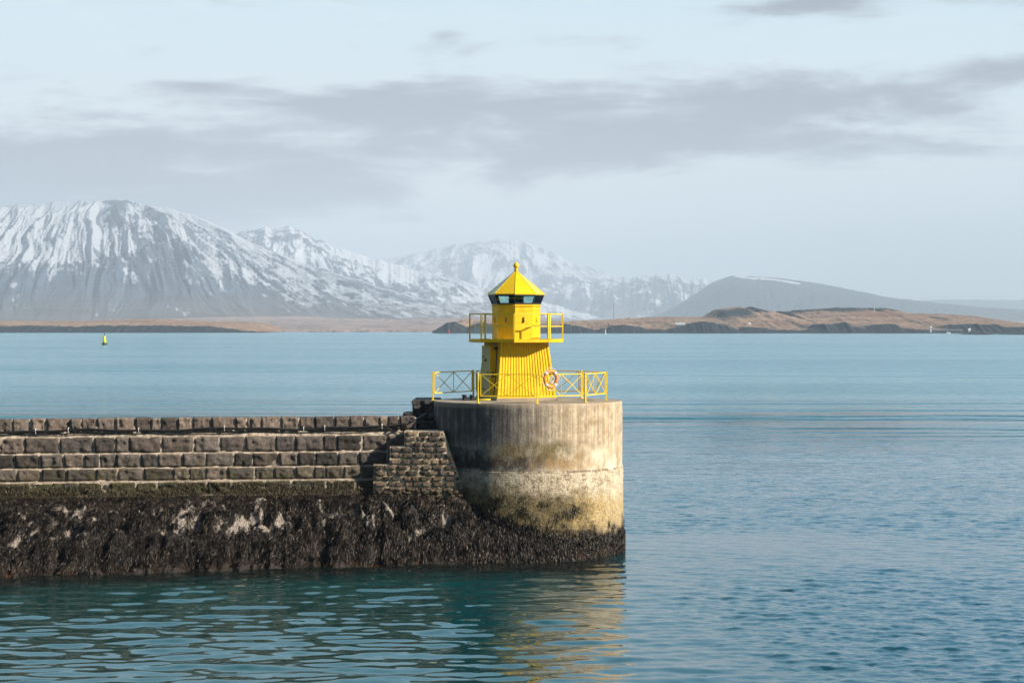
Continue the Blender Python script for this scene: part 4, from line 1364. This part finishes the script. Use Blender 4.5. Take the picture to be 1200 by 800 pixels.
# brackets under the deck
for k in range(8):
    mb = MB(); a_ = octv(0.98, ZD0 + 0.0, k); b_ = octv(DR - 0.1, ZD0 + 0.02, k)
    mb.bar(a_, b_, 0.05, 0.06)
    mb.build('deck_bearer', M_YEL, lh)

# lantern house
LR = 0.985
mb = MB(); mb.lathe([(LR, ZD1 - 0.02), (LR, 3.90)], 8, a0=A0)
mb.build('lantern_wall', M_YEL, lh)
mb = MB()
mb.lathe([(LR + 0.012, 3.80), (LR + 0.05, 3.81), (LR + 0.05, 3.835), (LR + 0.012, 3.845)], 8, a0=A0)
mb.lathe([(LR + 0.006, 2.99), (LR + 0.014, 2.995), (LR + 0.014, 3.01), (LR + 0.006, 3.015)], 8, a0=A0)
mb.lathe([(LR + 0.006, 3.62), (LR + 0.012, 3.622), (LR + 0.012, 3.635), (LR + 0.006, 3.64)], 8, a0=A0)
mb.build('seam_band', M_YEL, lh)
for k in range(8):
    a_ = (octv(LR, 3.25, k) + octv(LR, 3.25, k + 1)) / 2; nrm = Vector((a_.x, a_.y, 0)).normalized(); tang = Vector((-nrm.y, nrm.x, 0))
    mb = MB(); c0 = a_ + nrm * 0.025 - tang * 0.02
    mb.bar(c0 + Vector((0, 0, -0.11)), c0 + Vector((0, 0, 0.11)), 0.05, 0.035)
    mb.lathe([(0.045, -0.03), (0.045, 0.0)], 8, c=tuple(c0 + nrm * 0.01 + Vector((0, 0, -0.03))))
    mb.build('vent_hatch', M_IRON if k in (0, 7) else M_YEL, lh, bevel=0.004)
# glazing, leaning outwards; mullions dark
ZG0, ZG1, GR0, GR1 = 3.90, 4.265, 0.99, 1.135
mb = MB()
for k in range(8):
    mb.bar(octv(GR0, ZG0, k), octv(GR1, ZG1, k), 0.05, 0.04)
for k in range(8):
    mb.bar(octv(GR0 + .0, ZG0 + 0.015, k), octv(GR0 + .0, ZG0 + 0.015, k + 1), 0.05, 0.045)
    mb.bar(octv(GR1, ZG1 - 0.01, k), octv(GR1, ZG1 - 0.01, k + 1), 0.05, 0.045)
mull = mb.build('window_frame', M_DARKM, lh)
for k in range(8):
    mb = MB()
    a0_, a1_, b0_, b1_ = octv(GR0, ZG0, k), octv(GR0, ZG0, k + 1), octv(GR1, ZG1, k), octv(GR1, ZG1, k + 1)
    inn = -Vector(((a0_ + a1_).x, (a0_ + a1_).y, 0)).normalized() * 0.012
    vs = [a0_, a1_, b1_, b0_, a0_ + inn, a1_ + inn, b1_ + inn, b0_ + inn]
    mb.add(vs, [(0, 1, 2, 3), (4, 7, 6, 5), (0, 4, 5, 1), (1, 5, 6, 2), (2, 6, 7, 3), (3, 7, 4, 0)])
    mb.build('window_pane', M_GLASS, mull)
# lamp inside
mb = MB()
pf = [(0.10, 3.80), (0.10, 3.88), (0.27, 3.90)]
for i in range(9): pf += [(0.30 + (0.03 if i % 2 else 0.0), 3.92 + i * 0.037)]
pf += [(0.26, 4.24), (0.08, 4.26)]
mb.lathe(pf, 24); lamp = mb.build('lamp_lens', M_LENS, lh, smooth=True)
# roof
mb = MB()
RZ, AP = 4.285, 5.22
mb.lathe([(1.02, RZ - 0.01), (1.17, RZ - 0.012), (1.175, RZ + 0.025), (0.075, AP)], 8, a0=A0)
roof = mb.build('roof', M_ROOF, lh)
mb = MB()
for k in range(8): mb.bar(octv(1.16, RZ + 0.04, k), octv(0.07, AP + 0.0, k), 0.022, 0.02)
mb.build('roof_seam', M_ROOF, roof)
mb = MB()
mb.lathe([(0.085, AP - 0.06), (0.075, AP + 0.08), (0.07, AP + 0.16), (0.10, AP + 0.18), (0.118, AP + 0.23), (0.118, AP + 0.27), (0.095, AP + 0.32), (0.05, AP + 0.355), (0.028, AP + 0.38), (0.014, AP + 0.42)], 16)
mb.build('finial', M_ROOF, roof, smooth=True)

# ------------------------------------------------------------------ guard railing on the head
GX, GY, GR = 0.31, 80.0, 3.50
gr = empty('guard_railing', (GX, GY, HTOP))
tag(gr, 'yellow cross-braced guard railing round the edge of the pier head', 'railing')
angs = [180, 242, 281, 317, 360, 402.5, 443, 483.4, 540]
def gp_(deg, r=GR): return Vector((r * math.cos(math.radians(deg)), r * math.sin(math.radians(deg)), 0))
for dg in [180, 242, 281, 317, 360, 402.5, 443, 483.4]:
    mb = MB(); q = gp_(dg)
    mb.box((q.x, q.y, 0.585), (0.062, 0.062, 1.17), math.radians(dg))
    mb.box((q.x, q.y, 0.012), (0.16, 0.16, 0.018), math.radians(dg))
    mb.build('post', M_YRAIL, gr, bevel=0.004)
for (a_, b_) in ((242, 281), (281, 317), (317, 360), (360, 402.5), (402.5, 443), (443, 483.4), (483.4, 540)):
    A = gp_(a_); B = gp_(b_); d_ = (B - A).normalized()
    A = A + d_ * 0.12; B = B - d_ * 0.12
    mb = MB(); zl, zh = 0.29, 1.13
    up = Vector((0, 0, 1))
    for zz in (zl, zh): mb.bar(A + up * zz, B + up * zz, 0.035, 0.04)
    Mi = (A + B) / 2
    for q in (A, B): mb.bar(q + up * zl, q + up * zh, 0.038, 0.038)
    mb.bar(Mi + up * zl, Mi + up * zh, 0.026, 0.03)
    mb.bar(A - d_ * 0.12 + up * (zh - 0.1), A + up * (zh - 0.1), 0.02); mb.bar(B + d_ * 0.12 + up * (zh - 0.1), B + up * (zh - 0.1), 0.02)
    mb.bar(A - d_ * 0.12 + up * (zl + 0.1), A + up * (zl + 0.1), 0.02); mb.bar(B + d_ * 0.12 + up * (zl + 0.1), B + up * (zl + 0.1), 0.02)
    nn_ = Vector((d_.y, -d_.x, 0)) * 0.008
    for (p0, p1) in ((A, Mi), (Mi, B)):
        mb.bar(p0 + up * zl + nn_, p1 + up * zh + nn_, 0.018, 0.024); mb.bar(p0 + up * zh - nn_, p1 + up * zl - nn_, 0.018, 0.024)
    mb.build('cross_braced_panel', M_YRAIL, gr)

# lifebuoy on the front rail
q = gp_(281) + (gp_(317) - gp_(281)) * 0.25
dv = (gp_(317) - gp_(281)).normalized(); outn = Vector((dv.y, -dv.x, 0))
lb = empty('lifebuoy', Vector((GX, GY, HTOP)) + q + outn * 0.10 + Vector((0, 0, 0.95)), math.atan2(dv.y, dv.x))
tag(lb, 'orange lifebuoy with pale rope hanging on the railing in front of the tower', 'lifebuoy')
mb = MB(); n = 40
pts = [Vector((0.27 * math.cos(2 * math.pi * k / n), 0, 0.31 * math.sin(2 * math.pi * k / n))) for k in range(n)]
mb.tube(pts, 0.065, 12, closed=True); mb.build('ring', M_ORANGE, lb, smooth=True)
for k in range(4):
    mb = MB(); c0 = math.pi / 4 + k * math.pi / 2
    pp = [Vector((0.27 * math.cos(c0 + e), 0, 0.31 * math.sin(c0 + e))) for e in (-0.14, -0.07, 0, 0.07, 0.14)]
    mb.tube(pp, 0.070, 12); mb.build('reflective_band', M_WHITE, lb, smooth=True)
mb = MB(); pts = []
for k in range(90):
    a_ = k * 0.42
    pts.append(Vector((0.02 + 0.12 * math.cos(a_) * (0.7 + .3 * math.sin(k * .37)), -0.04 + 0.03 * math.sin(k * 1.3), -0.04 + 0.17 * math.sin(a_ * 1.02) * (0.75 + .25 * math.cos(k * .21)))))
mb.tube(pts, 0.013, 6); mb.build('rope_coil', M_ROPE, lb, smooth=True)
mb = MB(); n = 48; pts = []
for k in range(n):
    a_ = 2 * math.pi * k / n; e = 0.015 + 0.05 * abs(math.sin(2 * (a_ - math.pi / 4)))
    pts.append(Vector(((0.335 + e) * math.cos(a_), -0.01, (0.375 + e) * math.sin(a_))))
mb.tube(pts, 0.010, 6, closed=True); mb.build('grab_line', M_ROPE, lb, smooth=True)

# mooring bitts
q = P(548.5, 468.3, 79.9)
bt_ = empty('mooring_bitts', (q.x, 79.9, HTOP + 0.004))
tag(bt_, 'low black double mooring bollard on the pier head by the railing gap', 'bollard')
mb = MB(); mb.box((0, 0, 0.02), (0.52, 0.26, 0.03)); mb.build('base_plate', M_DARKM, bt_, bevel=0.005)
for sx in (-1, 1):
    mb = MB(); mb.lathe([(0.085, 0.03), (0.075, 0.06), (0.075, 0.17), (0.11, 0.18), (0.115, 0.21), (0.095, 0.23), (0.02, 0.235)], 16, c=(sx * 0.15, 0, 0))
    mb.build('bollard_post', M_DARKM, bt_, smooth=True)
mb = MB(); mb.tube([(-0.24, 0, 0.12), (0.24, 0, 0.12)], 0.022, 8); mb.build('cross_pin', M_DARKM, bt_, smooth=True)
# loose pipe
q = P(566, 469, 79.0)
pp = MB(); pp.tube([(-0.28, 0, 0.05), (0.05, 0.05, 0.055), (0.30, 0.02, 0.06)], 0.035, 8)
o = pp.build('loose_pipe', M_YRAIL, None, smooth=True, loc=(q.x, 79.3, HTOP + 0.0))
tag(o, 'short yellow pipe lying on the pier head in front of the tower door', 'pipe')
# timber laid on the head behind the railing gap
q = P(585, 469, 77.9)

# ------------------------------------------------------------------ buoys and marks
def buoy(name, label, px, py, hgt, wid, mats, skirt=None):
    Y_ = CH * F / (py - HZ)
    o = empty(name, ((px - 600) / F * Y_, Y_, 0)); tag(o, label, 'buoy')
    s_ = Y_ / F
    H_ = hgt * s_; W_ = wid * s_
    mb = MB(); mb.lathe([(W_ * 0.30, -0.5), (W_ * 0.5, -0.1), (W_ * 0.5, H_ * 0.10), (W_ * 0.42, H_ * 0.16)], 16); mb.build('float', mats[0], o, smooth=True)
    mb = MB(); mb.lathe([(W_ * 0.34, H_ * 0.16), (W_ * 0.30, H_ * 0.35), (W_ * 0.20, H_ * 0.62), (W_ * 0.14, H_ * 0.78), (W_ * 0.05, H_ * 0.80)], 14); mb.build('tower_body', mats[1], o, smooth=True)
    mb = MB(); mb.tube([(0, 0, H_ * 0.79), (0, 0, H_ * 0.9)], W_ * 0.05, 8)
    mb.bar((-W_ * 0.11, 0, H_ * 0.86), (W_ * 0.11, 0, H_), W_ * 0.05); mb.bar((-W_ * 0.11, 0, H_), (W_ * 0.11, 0, H_ * 0.86), W_ * 0.05)
    mb.build('topmark', mats[2], o)
    return o


buoy('navigation_buoy', 'yellow-green navigation buoy with a black foot floating off the left island', 122.5, 404, 13.5, 6.5, (M_DARKM, M_LIME, M_DARKM))
buoy('navigation_buoy', 'tiny red navigation buoy near the far shore left of the gallery', 526, 391.0, 6.0, 2.6, (M_REDP, M_REDP, M_REDP))
buoy('navigation_buoy', 'tiny white marker buoy near the far shore right of the gallery', 709.5, 391.6, 6.5, 2.2, (M_WHITE, M_WHITE, M_WHITE))

# power mast behind the island
q = P(719, 381, 9000); mst = empty('lattice_mast', (q.x, 9000, 0)); tag(mst, 'thin grey lattice mast standing behind the island, right of the lighthouse', 'mast')
mb = MB(); s_ = 9000 / F; top = CH + (HZ - 354.5) * s_
for k in range(3):
    a_ = k * 2.094
    mb.bar((3.4 * math.cos(a_), 3.4 * math.sin(a_), 0), (1.2 * math.cos(a_), 1.2 * math.sin(a_), top), 1.1)
for k in range(14):
    z_ = k * top / 14; r_ = 3.4 - 2.2 * z_ / top
    for j in range(3):
        a_ = j * 2.094; b_ = (j + 1) * 2.094
        mb.bar((r_ * math.cos(a_), r_ * math.sin(a_), z_), (r_ * math.cos(b_), r_ * math.sin(b_), z_ + top / 14), 0.6)
mb.build('lattice', simple('grey_steel', (0.10, 0.11, 0.12), 0.6), mst)

# flagpole on the island
def ground_z(px, D): return 0
fp = empty('flagpole', (P(1024.5, 370, 2950).x, 2950, 12)); tag(fp, 'white flagpole on the ridge of the right island', 'flagpole')
mb = MB(); zt = P(1024.5, 360.5, 2950).z
mb.tube([(0, 0, 0), (0, 0, zt - 12)], [0.45, 0.3], 8); mb.build('pole', M_WHITE, fp, smooth=True)
mb = MB(); mb.lathe([(0.1, zt - 12), (0.55, zt - 11.7), (0.1, zt - 11.2)], 8); mb.build('ball', M_WHITE, fp)


def house(name, label, px, pyb, D, w_, dpt, hh, wallm, roofm, cat='house', group=None, rz=0.0, roofh=0.45):
    q = P(px, pyb, D)
    o = empty(name, (q.x, D, q.z), rz); tag(o, label, cat, group)
    mb = MB(); mb.box((0, 0, hh / 2 - 1.5), (w_, dpt, hh + 3)); mb.build('wall', wallm, o)
    mb = MB(); e = 0.3; rh = dpt * roofh
    vs = [(-w_ / 2 - e, -dpt / 2 - e, hh), (w_ / 2 + e, -dpt / 2 - e, hh), (w_ / 2 + e, dpt / 2 + e, hh), (-w_ / 2 - e, dpt / 2 + e, hh), (-w_ / 2 - e, 0, hh + rh), (w_ / 2 + e, 0, hh + rh)]
    mb.add(vs, [(0, 1, 5, 4), (2, 3, 4, 5), (1, 2, 5), (3, 0, 4), (0, 3, 2, 1)]); rf = mb.build('roof', roofm, o)
    nw = max(1, int(w_ // 3))
    for k in range(nw):
        mb = MB(); mb.box((-w_ / 2 + (k + 0.5) * w_ / nw, -dpt / 2 - 0.03, hh * 0.55), (0.9, 0.08, 1.1)); mb.build('window', M_DARKM, o)
    mb = MB(); mb.box((w_ * 0.2, 0, hh + rh), (0.8, 0.8, 1.2)); mb.build('chimney', wallm, rf)
    return o


M_GREYW = simple('weathered_grey_boards', (0.16, 0.17, 0.18), 0.8)
M_ZINC = simple('zinc_sheet', (0.42, 0.45, 0.47), 0.6)
house('farmhouse', 'small white house on the orange turf of the island', 878.5, 381.5, 2700, 3.2, 3.0, 2.4, M_WHITE, M_WHITE)
house('boathouse', 'grey shed with a light metal roof on the island shore, beside the round dark mound', 797, 383.5, 2520, 12, 7, 3.2, M_GREYW, M_ZINC, 'shed')
house('barn', 'low dark barn half hidden on the island ridge beside the flagpole', 1008, 366.5, 2990, 14, 7, 3.2, M_WHITE, M_DARKROOF, 'barn')
house('cottage', 'tiny pale cottage on the lowland shore left of the lighthouse', 465, 378.5, 6900, 13, 9, 7, M_WHITE, M_ZINC, 'house')
house('warehouse', 'tiny pale warehouse on the lowland shore nearest the left of the gallery', 449, 378, 7000, 9, 9, 11, M_ZINC, M_ZINC, 'building')
house('pump_house', 'tiny white hut at the water end of the island jetty', 1136, 389.0, 2380, 2.6, 2.6, 3.0, M_WHITE, M_WHITE, 'hut')
house('jetty_shelter', 'tiny white hut at the land end of the island jetty', 1091, 386.5, 2400, 2.0, 2.4, 2.8, M_WHITE, M_WHITE, 'hut')
# jetty
q0 = P(1092, 387, 2395); jt = empty('wooden_jetty', (q0.x, 2395, 0)); tag(jt, 'thin pale jetty running along the shore of the right island', 'jetty')
L_ = (1128 - 1092) / F * 2395
mb = MB(); mb.box((L_ / 2, 0, 4.6), (L_, 2.2, 0.5)); mb.build('deck', M_ZINC, jt)
for k in range(13):
    mb = MB(); mb.box((k * L_ / 12, 0, 1.7), (0.35, 1.6, 5.5)); mb.build('pile', M_GREYW, jt)
# boat
q = P(1111, 389.2, 2360)
bo_ = empty('motor_boat', (q.x, 2360, 0)); tag(bo_, 'small white boat on the water beside the island jetty', 'boat')
mb = MB()
secs = [(-2.6, 0.75, 1.0), (-1.2, 0.95, 1.0), (0.6, 0.9, 1.1), (1.9, 0.55, 1.3), (2.8, 0.05, 1.5)]
vs = []
for (x, hw, zt) in secs: vs += [(x, -hw, zt), (x, -hw * 0.6, -0.2), (x, hw * 0.6, -0.2), (x, hw, zt)]
fs = []
for i in range(4):
    for j in range(3): fs.append((i * 4 + j, i * 4 + j + 1, (i + 1) * 4 + j + 1, (i + 1) * 4 + j))
    fs.append((i * 4 + 3, i * 4, (i + 1) * 4, (i + 1) * 4 + 3))
fs += [(0, 3, 2, 1), (16, 17, 18, 19)]
mb.add(vs, fs); mb.build('hull', M_WHITE, bo_)
mb = MB(); mb.box((-0.4, 0, 1.8), (1.8, 1.3, 1.5)); mb.build('cabin', M_WHITE, bo_, bevel=0.1)
mb = MB(); mb.box((-0.4, 0, 2.0), (1.82, 1.34, 0.5)); mb.build('window', M_DARKM, bo_)
# leaning dark beacon on the shore
q = P(713, 389, 2425); bc = empty('shore_beacon', (q.x, 2425, 0)); tag(bc, 'leaning dark pole with a hooked top on the island shore behind the white marker', 'beacon')
mb = MB(); mb.tube([(-2, 0, 0), (-0.2, 0, 6), (1.0, 0, 10.5), (0.2, 0, 12), (-1.5, 0, 12.8)], [0.5, 0.5, 0.45, 0.5, 0.4], 8)
mb.build('pole', M_DARKM, bc, smooth=True)

# ------------------------------------------------------------------ haze
mb = MB()
Hh = 1500.0
mb.box((0, 22250, Hh / 2 - 1.0), (34000, 45700, Hh + 2.0))
m = bpy.data.materials.new('haze_air'); m.use_nodes = True
nt = m.node_tree
for nd in list(nt.nodes): nt.nodes.remove(nd)
out = nt.nodes.new('ShaderNodeOutputMaterial'); pv = nt.nodes.new('ShaderNodeVolumePrincipled')
pv.inputs['Color'].default_value = (0.735, 0.85, 0.955, 1); pv.inputs['Density'].default_value = 7.6e-5
pv.inputs['Anisotropy'].default_value = 0.0
nt.links.new(pv.outputs[0], out.inputs['Volume'])
m.cycles.homogeneous_volume = True if hasattr(m.cycles, 'homogeneous_volume') else None
hz = mb.build('haze', m)
zmin = -4.0
for v in hz.data.vertices:
    v.co.z = zmin if v.co.z < 0 else Hh
tag(hz, 'thin pale sea haze fading the far mountains', 'haze', kind='stuff')
